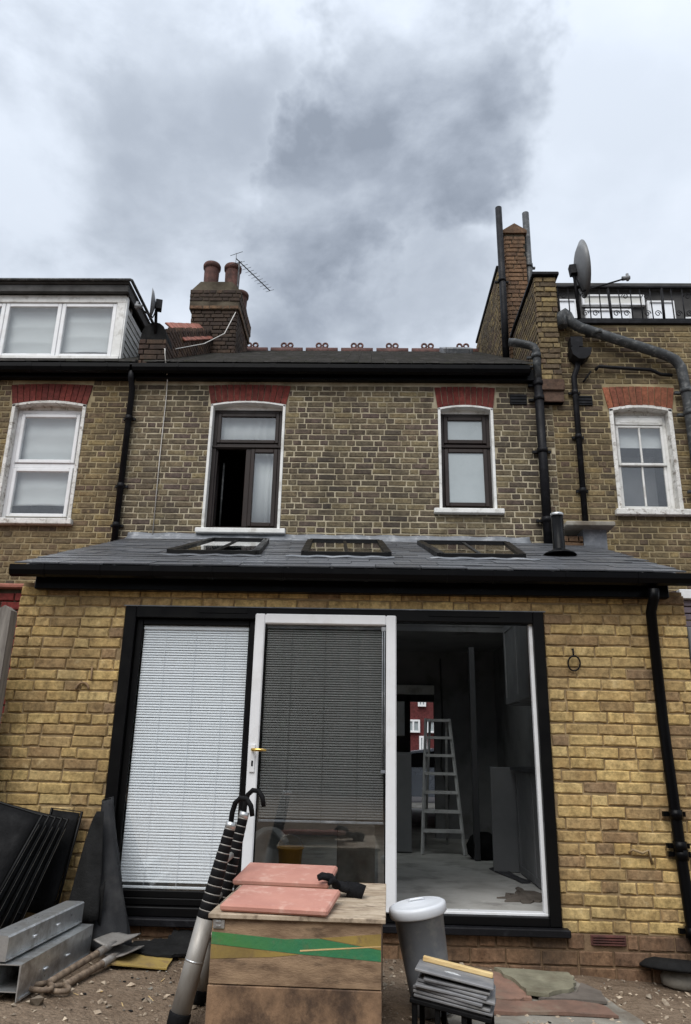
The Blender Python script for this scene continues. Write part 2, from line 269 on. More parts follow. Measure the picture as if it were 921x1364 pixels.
# ------------------------------------------------------------------ mesh builder
class MB:
    def __init__(s, mtx=None): s.v = []; s.f = []; s.sm = []; s.M = mtx or Matrix.Identity(4)
    def add(s, vs, fs, smooth=False):
        o = len(s.v); s.v += [s.M @ Vector(p) for p in vs]
        for k, f in enumerate(fs):
            s.f.append([i+o for i in f]); s.sm.append(smooth if isinstance(smooth, bool) else smooth[k])
        return s
    def box(s, x0, x1, y0, y1, z0, z1, c=0.0):
        if c <= 0:
            return s.add([(x0, y0, z0), (x1, y0, z0), (x1, y1, z0), (x0, y1, z0), (x0, y0, z1), (x1, y0, z1), (x1, y1, z1), (x0, y1, z1)],
                         [(0, 3, 2, 1), (4, 5, 6, 7), (0, 1, 5, 4), (1, 2, 6, 5), (2, 3, 7, 6), (3, 0, 4, 7)])
        c = min(c, (x1-x0)*.45, (y1-y0)*.45, (z1-z0)*.45)
        X, Y, Z = (x0, x1), (y0, y1), (z0, z1); vs = []; idx = {}
        for i in (0, 1):
            for j in (0, 1):
                for k in (0, 1):
                    sx, sy, sz = (1-2*i)*c, (1-2*j)*c, (1-2*k)*c
                    idx[i, j, k, 0] = len(vs); vs.append((X[i], Y[j]+sy, Z[k]+sz))
                    idx[i, j, k, 1] = len(vs); vs.append((X[i]+sx, Y[j], Z[k]+sz))
                    idx[i, j, k, 2] = len(vs); vs.append((X[i]+sx, Y[j]+sy, Z[k]))
        g = lambda *a: idx[a]
        fs = []
        for i in (0, 1):
            fs.append([g(i, 0, 0, 0), g(i, 1, 0, 0), g(i, 1, 1, 0), g(i, 0, 1, 0)][::(1 if i else -1)])
            fs.append([g(0, i, 0, 1), g(0, i, 1, 1), g(1, i, 1, 1), g(1, i, 0, 1)][::(1 if i else -1)])
            fs.append([g(0, 0, i, 2), g(1, 0, i, 2), g(1, 1, i, 2), g(0, 1, i, 2)][::(1 if i else -1)])
        for a in (0, 1):
            for b in (0, 1):
                p = (1 if a == b else -1)
                fs.append([g(a, b, 0, 0), g(a, b, 0, 1), g(a, b, 1, 1), g(a, b, 1, 0)][::-p])
                fs.append([g(0, a, b, 1), g(0, a, b, 2), g(1, a, b, 2), g(1, a, b, 1)][::-p])
                fs.append([g(a, 0, b, 2), g(a, 0, b, 0), g(a, 1, b, 0), g(a, 1, b, 2)][::-p])
                for k in (0, 1):
                    q = p*(1 if k else -1)
                    fs.append([g(a, b, k, 0), g(a, b, k, 1), g(a, b, k, 2)][::q])
        return s.add(vs, fs)
    def prism(s, poly, axis, a, b):
        """poly of 2-D points extruded along axis from a to b (axis x: poly = (y,z); y: (x,z); z: (x,y))"""
        n = len(poly)
        def P(p, t): return (t, p[0], p[1]) if axis == 'x' else ((p[0], t, p[1]) if axis == 'y' else (p[0], p[1], t))
        vs = [P(p, a) for p in poly]+[P(p, b) for p in poly]
        fs = [list(range(n))[::-1], list(range(n, 2*n))]+[(i, (i+1) % n, n+(i+1) % n, n+i) for i in range(n)]
        return s.add(vs, fs)
    def tube(s, pts, r, seg=10, caps=True, closed=False, flat=False):
        pts = [Vector(p) for p in pts]; n = len(pts); R = r if isinstance(r, (list, tuple)) else [r]*n
        T = []
        for i in range(n):
            a = pts[(i-1) % n] if (closed or i > 0) else pts[i]; b = pts[(i+1) % n] if (closed or i < n-1) else pts[i]
            d_ = (b-a); T.append(d_.normalized() if d_.length > 1e-9 else (T[-1] if T else Vector((0, 0, 1))))
        up = Vector((0, 0, 1)) if abs(T[0].z) < .9 else Vector((1, 0, 0))
        x = T[0].cross(up).normalized(); vs = []
        for i in range(n):
            x = (x-T[i]*x.dot(T[i])).normalized(); y = T[i].cross(x)
            for k in range(seg):
                a = 2*pi*k/seg; vs.append(pts[i]+(x*cos(a)+y*sin(a))*R[i])
        fs = []; sm = []
        for i in range(n if closed else n-1):
            for k in range(seg):
                j = (i+1) % n; fs.append((i*seg+k, i*seg+(k+1) % seg, j*seg+(k+1) % seg, j*seg+k)); sm.append(not flat)
        if caps and not closed:
            fs.append(list(range(seg))[::-1]); sm.append(False); fs.append([(n-1)*seg+k for k in range(seg)]); sm.append(False)
        return s.add(vs, fs, sm)
    def lathe(s, prof, c=(0, 0, 0), seg=24, sx=1.0, sy=1.0):
        vs = []; fs = []; sm = []
        for (r, z) in prof:
            for k in range(seg):
                a = 2*pi*k/seg; vs.append((c[0]+r*cos(a)*sx, c[1]+r*sin(a)*sy, c[2]+z))
        for i in range(len(prof)-1):
            for k in range(seg):
                fs.append((i*seg+k, i*seg+(k+1) % seg, (i+1)*seg+(k+1) % seg, (i+1)*seg+k)); sm.append(True)
        fs.append(list(range(seg))[::-1]); sm.append(False); fs.append([(len(prof)-1)*seg+k for k in range(seg)]); sm.append(False)
        return s.add(vs, fs, sm)
    def grid(s, nx, ny, fn, thick=0.0, smooth=True):
        """sheet of nx by ny cells from fn(u,v)->point, given a back face 'thick' below it"""
        P = [[Vector(fn(i/nx, j/ny)) for j in range(ny+1)] for i in range(nx+1)]
        vs = [p for row in P for p in row]; I = lambda i, j: i*(ny+1)+j
        fs = [(I(i, j), I(i+1, j), I(i+1, j+1), I(i, j+1)) for i in range(nx) for j in range(ny)]
        sm = [smooth]*len(fs)
        if thick:
            N = len(vs)
            for i in range(nx+1):
                for j in range(ny+1):
                    a = P[min(i+1, nx)][j]-P[max(i-1, 0)][j]; b = P[i][min(j+1, ny)]-P[i][max(j-1, 0)]
                    vs.append(P[i][j]-a.cross(b).normalized()*thick)
            fs += [tuple(N+q for q in f[::-1]) for f in fs[:]]; sm += sm[:]
            rim = [I(i, 0) for i in range(nx+1)]+[I(nx, j) for j in range(1, ny+1)]+[I(i, ny) for i in range(nx-1, -1, -1)]+[I(0, j) for j in range(ny-1, 0, -1)]
            for k in range(len(rim)):
                a, b = rim[k], rim[(k+1) % len(rim)]; fs.append((b, a, a+N, b+N)); sm.append(False)
        return s.add(vs, fs, sm)
    def mesh(s, name, m):
        me = bpy.data.meshes.new(name); me.from_pydata([tuple(v) for v in s.v], [], s.f)
        me.polygons.foreach_set('use_smooth', s.sm); me.materials.append(m); me.update()
        return me
    def build(s, name, m, parent=None):
        o = bpy.data.objects.new(name, s.mesh(name, m)); COL.objects.link(o)
        if parent: attach(o, parent)
        return o
def world_basis(o):
    m = o.matrix_basis.copy()
    if o.parent: m = world_basis(o.parent) @ o.matrix_parent_inverse @ m
    return m
def attach(o, parent):
    o.parent = parent; o.matrix_parent_inverse = world_basis(parent).inverted()
def tag(o, label=None, cat=None, group=None, kind=None):
    for k, v in (('label', label), ('category', cat), ('group', group), ('kind', kind)):
        if v: o[k] = v
    return o
def thing(name, label, cat, loc=(0, 0, 0), group=None):
    o = bpy.data.objects.new(name, None); COL.objects.link(o); o.location = loc; o.empty_display_size = .1
    return tag(o, label, cat, group)
def copy_tree(o, parent=None):
    c = o.copy(); COL.objects.link(c)
    if parent: c.parent = parent
    for ch in list(o.children): copy_tree(ch, c)
    return c
def T(x, y, z, rx=0, ry=0, rz=0): return Matrix.Translation((x, y, z)) @ Euler((rad(rx), rad(ry), rad(rz))).to_matrix().to_4x4()
def px_of(p):
    v = Vector(p)-CP; dz = v.dot(CF)
    if dz < .1: return None
    return 460.5+989*v.dot(CR)/dz, 682-989*v.dot(CU)/dz, dz
def G(x): return -1.24-.05*min(2.6, max(-2.6, x))

# ------------------------------------------------------------------ bricks
def brick_mesh(w_, h_, dpt, seed, mat_, rough=.003, c=.006):
    rng = random.Random(seed); nx = 4; rows = {}
    vs = []; fs = []
    def ring(y, ins, jit):
        o = len(vs)
        for top in (0, 1):
            for i in range(nx+1):
                x = -w_/2+w_*i/nx; z = (h_/2 if top else -h_/2)
                if i == 0: x += ins
                if i == nx: x -= ins
                z += (-ins if top else ins)
                cx = 1.0 if i in (0, nx) else .6
                vs.append((x+rng.uniform(-jit, jit)*cx, y+rng.uniform(-jit, jit)*.3, z+rng.uniform(-jit, jit)))
        return o
    a = ring(dpt, 0, 0); b = ring(c, 0, rough); f = ring(0, c, rough*.8); n = nx+1
    for p, q in ((a, b), (b, f)):
        for i in range(nx):
            fs.append((p+i, p+i+1, q+i+1, q+i)); fs.append((p+n+i+1, p+n+i, q+n+i, q+n+i+1))
        fs.append((p+n, p, q, q+n)); fs.append((p+nx, p+n+nx, q+n+nx, q+nx))
    for i in range(nx): fs.append((f+i, f+i+1, f+n+i+1, f+n+i))
    m = MB(); m.add(vs, fs); return m.mesh("brick", mat_)
BM = {}
def brick_variant(kind, mat_, rough, c, k):
    key = (kind, mat_.name, rough, c, k)
    if key not in BM: BM[key] = brick_mesh(.215 if kind == 's' else .1025, .065, .06, k+(100 if kind == chr(115) else 0), mat_, rough, c)
    return BM[key]
BRICKS = {}      # thing -> list of (area, matrix, mesh, parent)
def lay_bricks(th, parent, org, rz, W_, H_, mat_, holes=(), course=.075, bond='flemish', rough=.003, c=.006, proud=.004, seed=1, prof=None, jitter=.004, joint=.012, out=.006):
    """courses of single bricks on a plane: local x along the wall, z up, bricks face local -y"""
    rng = random.Random(seed); base = T(*org, 0, 0, rz); n = int(H_/course+.01)
    for r in range(n):
        z0 = r*course; z1 = z0+course
        segs = [(0, W_)] if prof is None else prof(z0+course*.5)
        for hx0, hx1, hz0, hz1 in holes:
            if hz0 < z1-.02 and hz1 > z0+.02:
                ns = []
                for a, b in segs:
                    if hx1 <= a or hx0 >= b: ns.append((a, b)); continue
                    if hx0 > a: ns.append((a, hx0))
                    if hx1 < b: ns.append((hx1, b))
                segs = ns
        x = -rng.uniform(0, .22) if bond != 'flemish' else -(.113*1.5 if r % 2 else 0)-.0
        k = 0
        while x < W_:
            if bond == 'flemish': kind = 's' if k % 2 == 0 else 'h'
            else: kind = 'h' if rng.random() < (.28 if bond == 'mixed' else .06) else 's'
            if bond == 'flemish' and rng.random() < .10: kind = 'h' if kind == 's' else 's'
            L = (.225 if kind == 's' else .1125)*rng.uniform(.97, 1.03); k += 1
            a0, b0 = x+joint/2, x+L-joint/2; x += L
            for a, b in segs:
                p, q = max(a0, a+.004), min(b0, b-.004)
                if q-p < .028: continue
                kd = 's' if q-p > .15 else 'h'; w0 = .215 if kd == 's' else .1025
                me = brick_variant(kd, mat_, rough, c, rng.randrange(7))
                hz = (course-joint)/.065*rng.uniform(.96, 1.03)
                mm = base @ T((p+q)/2, -rng.uniform(0, proud)-out, (z0+z1)/2+rng.uniform(-jitter, jitter)*.6, 0, rng.uniform(-.5, .5), rng.uniform(-.5, .5)) @ Matrix.Diagonal(((q-p)/w0, 1, hz, 1))
                pt = px_of(mm.translation); area = 0
                if pt and -12 < pt[0] < 933 and -12 < pt[1] < 1376: area = (q-p)/pt[2]**2
                BRICKS.setdefault(th.name, []).append((area, mm, me, parent))
def finish_bricks(limit=300):
    for tn, L in BRICKS.items():
        L.sort(key=lambda e: -e[0])
        rest = {}
        for i, (ar, mm, me, par) in enumerate(L):
            if i < limit and ar > 0:
                o = bpy.data.objects.new("brick", me); COL.objects.link(o)
                o.matrix_basis = mm; attach(o, par)
            else: rest.setdefault((par, me.materials[0]), []).append((mm, me))
        for (par, mt), items in rest.items():
            b = MB(); cache = {}
            for mm, me in items:
                if me not in cache: cache[me] = ([v.co.copy() for v in me.vertices], [list(p.vertices) for p in me.polygons])
                vs, fs = cache[me]; b.M = mm; b.add(vs, fs)
            o = b.build("brick", mt, par); o['kind'] = 'stuff'
def backing(mb, x0, x1, y0, y1, z0, z1, holes):
    """solid wall behind the bricks, left open at the holes"""
    xs = sorted({x0, x1, *[min(max(h[k], x0), x1) for h in holes for k in (0, 1)]}); zs = sorted({z0, z1, *[min(max(h[k], z0), z1) for h in holes for k in (2, 3)]})
    for i in range(len(xs)-1):
        run = None
        for j in range(len(zs)-1):
            mx, mz = (xs[i]+xs[i+1])/2, (zs[j]+zs[j+1])/2
            inside = any(h[0] < mx < h[1] and h[2] < mz < h[3] for h in holes)
            if inside:
                if run is not None: mb.box(xs[i], xs[i+1], y0, y1, run, zs[j]); run = None
            elif run is None: run = zs[j]
        if run is not None: mb.box(xs[i], xs[i+1], y0, y1, run, z1)
    return mb
def arch(parent, x0, x1, zs, rise, ht, y, mat_, n=12, flare=.05):
    """segmental arch of single wedge bricks over an opening"""
    for k in range(n):
        def P(u, top):
            xx = x0+(x1-x0)*u; z = zs+rise*(1-(2*u-1)**2)
            if top: xx += flare*(2*u-1); z = zs+ht+rise*.35*(1-(2*u-1)**2)
            return (xx, z)
        g = .06/n
        poly = [P(k/n+g, 0), P((k+1)/n-g, 0), P((k+1)/n-g, 1), P(k/n+g, 1)]
        yo = random.uniform(-.004, .003)
        MB().prism(poly, 'y', y-.012+yo, y+.05).build("brick", mat_, parent)

# ------------------------------------------------------------------ ground, road, street
def gnoise(x, y): return .014*mnoise.fractal(Vector((x*2.2, y*2.2, 3.1)), .8, 2.1, 5)
def line(a, b, n): return [a+(b-a)*i/n for i in range(n)]
gx = [-260, -80, -20, -8, -5]+line(-3.4, 3.4, 120)+[3.4, 5, 8, 20, 80, 260]
gy = [-260, -60, -16, -9]+line(-6, .5, 110)+[.5, 2, 6, 9, 12, 16, 24, 40, 90, 300]
mb = MB(); nx, ny = len(gx), len(gy)
mb.add([(x, y, G(x)+(gnoise(x, y)+.02*mnoise.noise(Vector((x*.7, y*.7, 0))) if -3.5 < x < 3.5 and -6.1 < y < .6 else -.02)) for x in gx for y in gy],
       [(i*ny+j, (i+1)*ny+j, (i+1)*ny+j+1, i*ny+j+1) for i in range(nx-1) for j in range(ny-1)], True)
tag(mb.build("ground", m_ground), kind='structure')
tag(MB().box(-90, 90, 10.6, 12.2, -1.9, -1.085).build("pavement", m_concrete), kind='structure')
tag(MB().box(-90, 90, 12.22, 17.6, -1.9, -1.20).build("road", m_asphalt), kind='structure')
tag(MB().box(-90, 90, 17.62, 19.4, -1.9, -1.085).build("pavement", m_concrete), kind='structure')
# rubble strewn over the dirt
rng = random.Random(5); mb = MB()
for i in range(1900):
    x = rng.uniform(-2.4, 2.4); y = rng.uniform(-1.6, -.02) if rng.random() < .8 else rng.uniform(-4.5, -1.5)
    s_ = rng.choice((.004, .006, .008, .01, .014))*rng.uniform(.7, 1.4)
    if rng.random() < .02: s_ *= 2.2
    if -1.3 < x < -.75 and rng.random() < .5: x += rng.uniform(-.15, .15)
    mb.M = T(x, y, G(x)+gnoise(x, y)+.02*mnoise.noise(Vector((x*.7, y*.7, 0)))+s_*.3, rng.uniform(-30, 30), rng.uniform(-30, 30), rng.uniform(0, 360))
    a, b, c_ = s_*rng.uniform(.8, 1.8), s_*rng.uniform(.7, 1.2), s_*rng.uniform(.4, .9)
    mb.add([(a, 0, 0), (-a*.9, b*.2, 0), (0, b, 0), (.2*a, -b, 0), (0, 0, c_), (0, 0, -c_)], [(0, 2, 4), (2, 1, 4), (1, 3, 4), (3, 0, 4), (2, 0, 5), (1, 2, 5), (3, 1, 5), (0, 3, 5)])
tag(mb.build("rubble", m_stone), kind='stuff')

for nm, mt, cnt, sd0, lab in (("plaster_flakes", m_concrete, 130, 8, None), ("dark_shards", m_felt, 120, 9, None), ("timber_splinters", m_timber, 46, 10, None)):
    rng = random.Random(sd0); mb = MB()
    for i in range(cnt):
        x = rng.gauss(-1.0, .35) if rng.random() < .4 else rng.uniform(-2.4, 2.4); y = rng.uniform(-1.4, -.05); s_ = rng.uniform(.003, .010)
        L_ = s_*(4 if nm == "timber_splinters" else rng.uniform(.8, 1.6)); h_ = s_*.22
        mb.M = T(x, y, G(x)+gnoise(x, y)+.02*mnoise.noise(Vector((x*.7, y*.7, 0)))+.004, rng.uniform(-14, 14), rng.uniform(-14, 14), rng.uniform(0, 360))
        k_ = rng.uniform(.3, .7) if nm != "timber_splinters" else .2
        mb.prism([(-L_, -s_*k_), (L_*.7, -s_*.6*k_*2), (L_, s_*.2), (L_*.2, s_*.9*k_*1.6), (-L_*.8, s_*.6*k_*2)], 'z', -h_, h_)
    tag(mb.build(nm, mt), kind='stuff')

# ------------------------------------------------------------------ middle house
YW = 3.2
house = thing("terraced_house", "middle brick terraced house with two dark brown windows and crested ridge tiles", "house", (-.35, YW, -1.2), "houses of the terrace")
XL, XR, ZB, ZE = -3.0, 2.3, 2.2, 4.46
H1 = (-1.985, -1.045, 2.485, 4.185); H2 = (.875, 1.555, 2.765, 4.15)
A1 = (-2.025, -1.005, 4.10, 4.40); A2 = (.825, 1.605, 4.08, 4.40)
backing(MB(), XL, XR, YW+.003, YW+.25, ZB, 4.60, [H1, H2]).build("wall", m_mortar_o, house)
sh = lambda h, ox, oz: (h[0]-ox, h[1]-ox, h[2]-oz, h[3]-oz)
lay_bricks(house, house, (XL, YW, ZB+.1), 0, XR-XL, ZE-ZB-.1, m_old, [sh(h, XL, ZB+.1) for h in (H1, H2, A1, A2)], seed=3, joint=.0145, out=.002)
arch(house, -1.995, -1.035, 4.125, .05, .26, YW, m_redarch, 13); arch(house, .865, 1.565, 4.10, .04, .28, YW, m_redarch, 10, .035)
def reveal(parent, h, mat_, y, spring, rise, t=.03, dep=.13, front=-.012):
    """painted lining of an opening: two jambs and a curved soffit"""
    b = MB(); x0, x1, z0, z1 = h
    b.box(x0-.004, x0+t, y+front, y+dep, z0, spring, .004); b.box(x1-t, x1+.004, y+front, y+dep, z0, spring, .004)
    n = 12; lo = []; hi = []
    for k in range(n+1):
        u = k/n; x = x0-.004+(x1-x0+.008)*u; z = spring+rise*(1-(2*u-1)**2); lo.append((x, z-t*.8)); hi.append((x, z))
    b.prism(lo+hi[::-1], 'y', y+front, y+dep)
    # tympanum above the frame head, set back
    b.prism([(x0, spring-.03), (x1, spring-.03)]+[(p[0], p[1]-.005) for p in hi[::-1]], 'y', y+dep-.02, y+dep)
    return b.build("reveal", mat_, parent)
def frame(b, x0, x1, z0, z1, y0, y1, t, bars_x=(), bars_z=(), tb=None, c=.006):
    tb = tb or t
    b.box(x0, x0+t, y0, y1, z0, z1, c); b.box(x1-t, x1, y0, y1, z0, z1, c)
    b.box(x0+t, x1-t, y0, y1, z0, z0+t, c); b.box(x0+t, x1-t, y0, y1, z1-t, z1, c)
    for x in bars_x: b.box(x-tb/2, x+tb/2, y0+.002, y1-.002, z0+t, z1-t, c)
    for z in bars_z: b.box(x0+t, x1-t, y0+.003, y1-.003, z-tb/2, z+tb/2, c)
    return b
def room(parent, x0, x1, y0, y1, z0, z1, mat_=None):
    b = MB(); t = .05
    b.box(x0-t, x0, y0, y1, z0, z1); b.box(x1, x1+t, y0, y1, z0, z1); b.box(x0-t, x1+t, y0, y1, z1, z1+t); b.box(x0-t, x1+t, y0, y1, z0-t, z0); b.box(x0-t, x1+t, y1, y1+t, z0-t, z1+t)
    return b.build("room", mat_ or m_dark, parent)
# left window: transom light, open sash, fixed sash
yf = YW+.10
reveal(house, H1, m_whitepaint, YW, 4.125, .052, dep=.12)
wf = MB(); frame(wf, -1.957, -1.073, 2.49, 4.10, yf, yf+.06, .055, (), (3.60,), .07)
wf.box(-1.525, -1.46, yf+.004, yf+.056, 2.545, 3.565, .005)
wf.box(-1.957, -1.073, yf-.02, yf, 3.575, 3.60, .004)
wf = wf.build("window", m_brownframe, house)
frame(MB(), -1.905, -1.125, 3.64, 4.045, yf-.012, yf+.03, .045).build("sash", m_brownframe, wf)
frame(MB(), -1.46, -1.125, 2.55, 3.56, yf-.014, yf+.03, .05).build("sash", m_brownframe, wf)
MB().box(-1.865, -1.165, yf+.008, yf+.014, 3.68, 4.01).build("pane", m_glass, wf); MB().box(-1.415, -1.17, yf+.008, yf+.014, 2.595, 3.515).build("pane", m_glass, wf)
os_ = MB(T(-1.90, yf+.03, 0, 0, 0, 97)); frame(os_, 0, .40, 2.55, 3.56, -.02, .02, .05); os_.build("sash", m_brownframe, wf)
MB(T(-1.90, yf+.03, 0, 0, 0, 97)).box(.045, .355, -.004, .002, 2.595, 3.515).build("pane", m_glass, wf)
def wavy(x0, x1, z0, z1, y, amp=.006, per=.13):
    n = 40; return MB().grid(n, 2, lambda u, v: (x0+(x1-x0)*u, y+amp*sin(u*(x1-x0)/per*2*pi+2*sin(u*9)), z0+(z1-z0)*v), .002)
wavy(-1.9, -1.12, 3.62, 4.06, yf+.10).build("curtain", m_curtain, wf); wavy(-1.475, -1.12, 2.56, 3.58, yf+.11).build("curtain", m_curtain, wf)
tube = MB().tube([(-1.83, yf+.2, 2.6), (-1.83, yf+.2, 3.45)], .012).build("pole", m_greypipe, wf)
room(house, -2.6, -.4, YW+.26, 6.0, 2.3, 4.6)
MB().box(-2.045, -.97, YW-.075, YW+.13, 2.42, 2.482, .008).build("sill", m_whitepaint, house)
# right window
reveal(house, H2, m_whitepaint, YW, 4.095, .045, dep=.12)
wf = MB(); frame(wf, .903, 1.527, 2.77, 4.07, yf, yf+.06, .05, (), (3.62,), .065)
wf.box(.903, 1.527, yf-.02, yf, 3.60, 3.625, .004); wf = wf.build("window", m_brownframe, house)
frame(MB(), .95, 1.48, 3.66, 4.02, yf-.014, yf+.03, .05).build("sash", m_brownframe, wf)
MB().box(.995, 1.435, yf+.006, yf+.014, 3.705, 3.975).build("pane", m_frost, wf)
sm_ = T(.95, yf, 3.585, -3, 0, 0)
frame(MB(sm_), 0, .53, -.765, 0, -.016, .03, .05).build("sash", m_brownframe, wf)
MB(sm_).box(.045, .485, .004, .012, -.72, -.045).build("pane", m_frost, wf)
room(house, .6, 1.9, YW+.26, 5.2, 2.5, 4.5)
MB().box(.80, 1.635, YW-.075, YW+.13, 2.70, 2.762, .008).build("sill", m_whitepaint, house)
# eaves
RP = .612
def roofz(y): return 4.625+(y-3.0)*RP
def roof_courses(x0, x1, y0, y1, n, seed=1):
    b = MB(); r_ = random.Random(seed)
    for k in range(n):
        a = y0+(y1-y0)*k/n; c_ = y0+(y1-y0)*(k+1)/n+.08
        x = x0
        while x < x1:
            xe = min(x1, x+.17)
            t = .02+r_.uniform(-.003, .004); o = r_.uniform(-.006, .006)
            za, zb = roofz(a+o)+.018, roofz(c_)
            b.add([(x, a+o, za-t), (xe-.004, a+o, za-t), (xe-.004, a+o, za), (x, a+o, za), (x, c_, zb-t), (xe-.004, c_, zb-t), (xe-.004, c_, zb), (x, c_, zb)],
                  [(0, 1, 2, 3), (3, 2, 6, 7), (0, 3, 7, 4), (1, 5, 6, 2), (4, 7, 6, 5), (0, 4, 5, 1)])
            x = xe
    return b
RY = 7.15
rf = roof_courses(XL+.15, 2.05, 3.0, RY, 24, 2).build("roof", m_oldtile, house)
MB().prism([(2.99, roofz(2.99)-.03), (RY, roofz(RY)-.03), (RY+4, roofz(RY)-2.4), (RY+4, 4.4), (2.99, 4.575)], 'x', XL+.15, 2.04).build("roof_deck", m_dark, rf)
for k in range(7):
    x = -2.22+k*.665
    b = MB(); zr = roofz(RY)+.0
    b.tube([(x-.30, RY, zr-.03), (x+.30, RY, zr-.03)], .10, 10)
    for sx in (-.062, .062):
        b.tube([(x+sx+.045*cos(a*pi/5), RY, zr+.125+.048*sin(a*pi/5)) for a in range(10)], .02, 6, closed=True)
    b.box(x-.10, x+.10, RY-.02, RY+.02, zr+.04, zr+.085, .008)
    b.build("ridge_tile", m_ridge, rf)
b = MB(T(1.55, 6.5, roofz(6.5)+.05, math.degrees(math.atan(RP)))); b.box(-.26, -.2, -.36, .36, -.04, .06, .01); b.box(.2, .26, -.36, .36, -.04, .06, .01); b.box(-.2, .2, -.36, -.3, -.04, .06, .01); b.box(-.2, .2, .3, .36, -.04, .06, .01)
sk = b.build("rooflight", m_lead, rf); b2 = MB(b.M); b2.box(-.2, .2, -.3, .3, .0, .02); b2.build("pane", m_frost, sk)
MB().box(XL+.02, 2.12, YW-.10, YW-.004, 4.44, 4.60, .006).build("fascia", m_black, house)
def gutter(parent, x0, x1, y, z, r=.06, mat_=None, joints=(), brackets=()):
    prof = [(y-r*1.05, z+r*.9), (y-r*1.05, z), (y-r*.75, z-r*.75), (y, z-r), (y+r*.75, z-r*.75), (y+r, z), (y+r, z+r*.9), (y+r*.9, z+r*.9), (y+r*.85, z), (y, z-r*.85), (y-r*.85, z), (y-r*.93, z+r*.9)]
    g = MB().prism(prof, 'x', x0, x1).build("gutter", mat_ or m_black, parent)
    for x in joints:
        MB().prism([(a+(a-y)*.07, (c_-z)*1.06+z) for a, c_ in prof], 'x', x-.035, x+.035).build("joint", mat_ or m_black, g)
    for x in brackets:
        MB().prism([(a+(a-y)*.09, (c_-z)*1.09+z) for a, c_ in prof[:7]]+[(y+r, z+r*1.0)], 'x', x-.012, x+.012).build("bracket", mat_ or m_black, g)
    return g
gutter(house, XL+.02, 2.0, YW-.165, 4.535, .058, m_black, (-1.2, .75), (-2.4, -1.7, -.5, .2, 1.3, 1.8))
def downpipe(parent, pts, r, mat_, clips=(), name="downpipe"):
    p = MB().tube(pts, r, 12).build(name, mat_, parent)
    for c_ in clips:
        c_ = Vector(c_); MB().tube([c_-Vector((0, 0, .03)), c_+Vector((0, 0, .03))], r*1.18, 12).box(c_.x-r*2, c_.x+r*2, c_.y+r*.6, c_.y+r*1.3, c_.z-.015, c_.z+.015).build("clip", mat_, p)
    return p
downpipe(house, [(-3.0, YW-.17, 4.50), (-3.0, YW-.15, 4.40), (-3.0, YW-.06, 4.30), (-3.0, YW-.06, 2.2)], .038, m_blackold, [(-3.0, YW-.06, 3.9), (-3.0, YW-.06, 3.0), (-3.0, YW-.06, 2.5)])
downpipe(house, [(1.78, YW-.1, 4.98), (1.85, YW-.12, 4.965), (2.02, YW-.12, 4.93), (2.09, YW-.12, 4.90), (2.115, YW-.12, 4.84), (2.12, YW-.1, 4.70), (2.12, YW-.09, 4.45)], .052, m_greypipe, [(2.115, YW-.11, 4.78)], "soil_pipe")
downpipe(house, [(2.12, YW-.09, 4.46), (2.12, YW-.09, 2.28)], .056, m_blackold, [(2.12, YW-.09, 4.40), (2.12, YW-.09, 4.2), (2.12, YW-.09, 3.5), (2.12, YW-.09, 2.62)], "soil_pipe")
def air_vent(parent, x, z, y, w_=.21, h_=.14):
    v = MB().box(x-w_/2, x+w_/2, y-.018, y+.02, z-h_/2, z+h_/2, .004)
    for k in range(3): v.box(x-w_/2+.01, x+w_/2-.01, y-.026, y-.016, z-h_/2+.025+k*.042, z-h_/2+.042+k*.042)
    v.build("air_vent", m_blackold, parent)
air_vent(house, 1.88, 4.22, YW-.004)
tag(MB().tube([(-2.66, YW-.03, 4.9), (-2.58, YW-.24, 4.78), (-2.57, YW-.25, 4.70), (-2.56, YW-.07, 4.45), (-2.565, YW-.022, 4.2), (-2.57, YW-.02, 3.4), (-2.56, YW-.02, 2.4)], .006, 6).build("aerial_cable", m_cable), "thin white cable running down the brick wall left of the open window", "cable")
# party chimney on the left boundary
chim = MB(); CX0, CX1, CY0, CY1 = -3.02, -2.24, 5.6, 6.7
chim.box(CX0+.02, CX1-.02, CY0+.02, CY1-.02, 5.0, 7.52)
chim = chim.build("chimney", m_mortar_d, house)
def stack_bricks(th, par, x0, x1, y0, y1, z0, z1, mt, seed, faces='fr', bond='flemish'):
    if 'f' in faces: lay_bricks(th, par, (x0, y0, z0), 0, x1-x0, z1-z0, mt, seed=seed, bond=bond, proud=.006)
    if 'r' in faces: lay_bricks(th, par, (x1, y0, z0), 90, y1-y0, z1-z0, mt, seed=seed+1, bond=bond, proud=.006)
    if 'l' in faces: lay_bricks(th, par, (x0, y1, z0), -90, y1-y0, z1-z0, mt, seed=seed+2, bond=bond, proud=.006)
stack_bricks(house, chim, CX0, CX1, CY0, CY1, 5.85, 7.05, m_chim, 21)
stack_bricks(house, chim, CX0-.03, CX1+.03, CY0-.03, CY1+.03, 7.05, 7.125, m_plinth, 25)
stack_bricks(house, chim, CX0, CX1, CY0, CY1, 7.125, 7.2, m_chim, 26)
stack_bricks(house, chim, CX0-.04, CX1+.04, CY0-.04, CY1+.04, 7.2, 7.425, m_chim, 27)
MB().box(CX0-.035, CX1+.035, CY0-.035, CY1+.035, 7.05, 7.44, .01).build("corbel", m_mortar_d, chim)
MB().prism([(CX0-.02, 7.44), (CX1+.02, 7.44), (CX1-.12, 7.60), (CX0+.12, 7.60)], 'y', CY0-.02, CY1+.02).build("flaunching", m_mortar_d, chim)
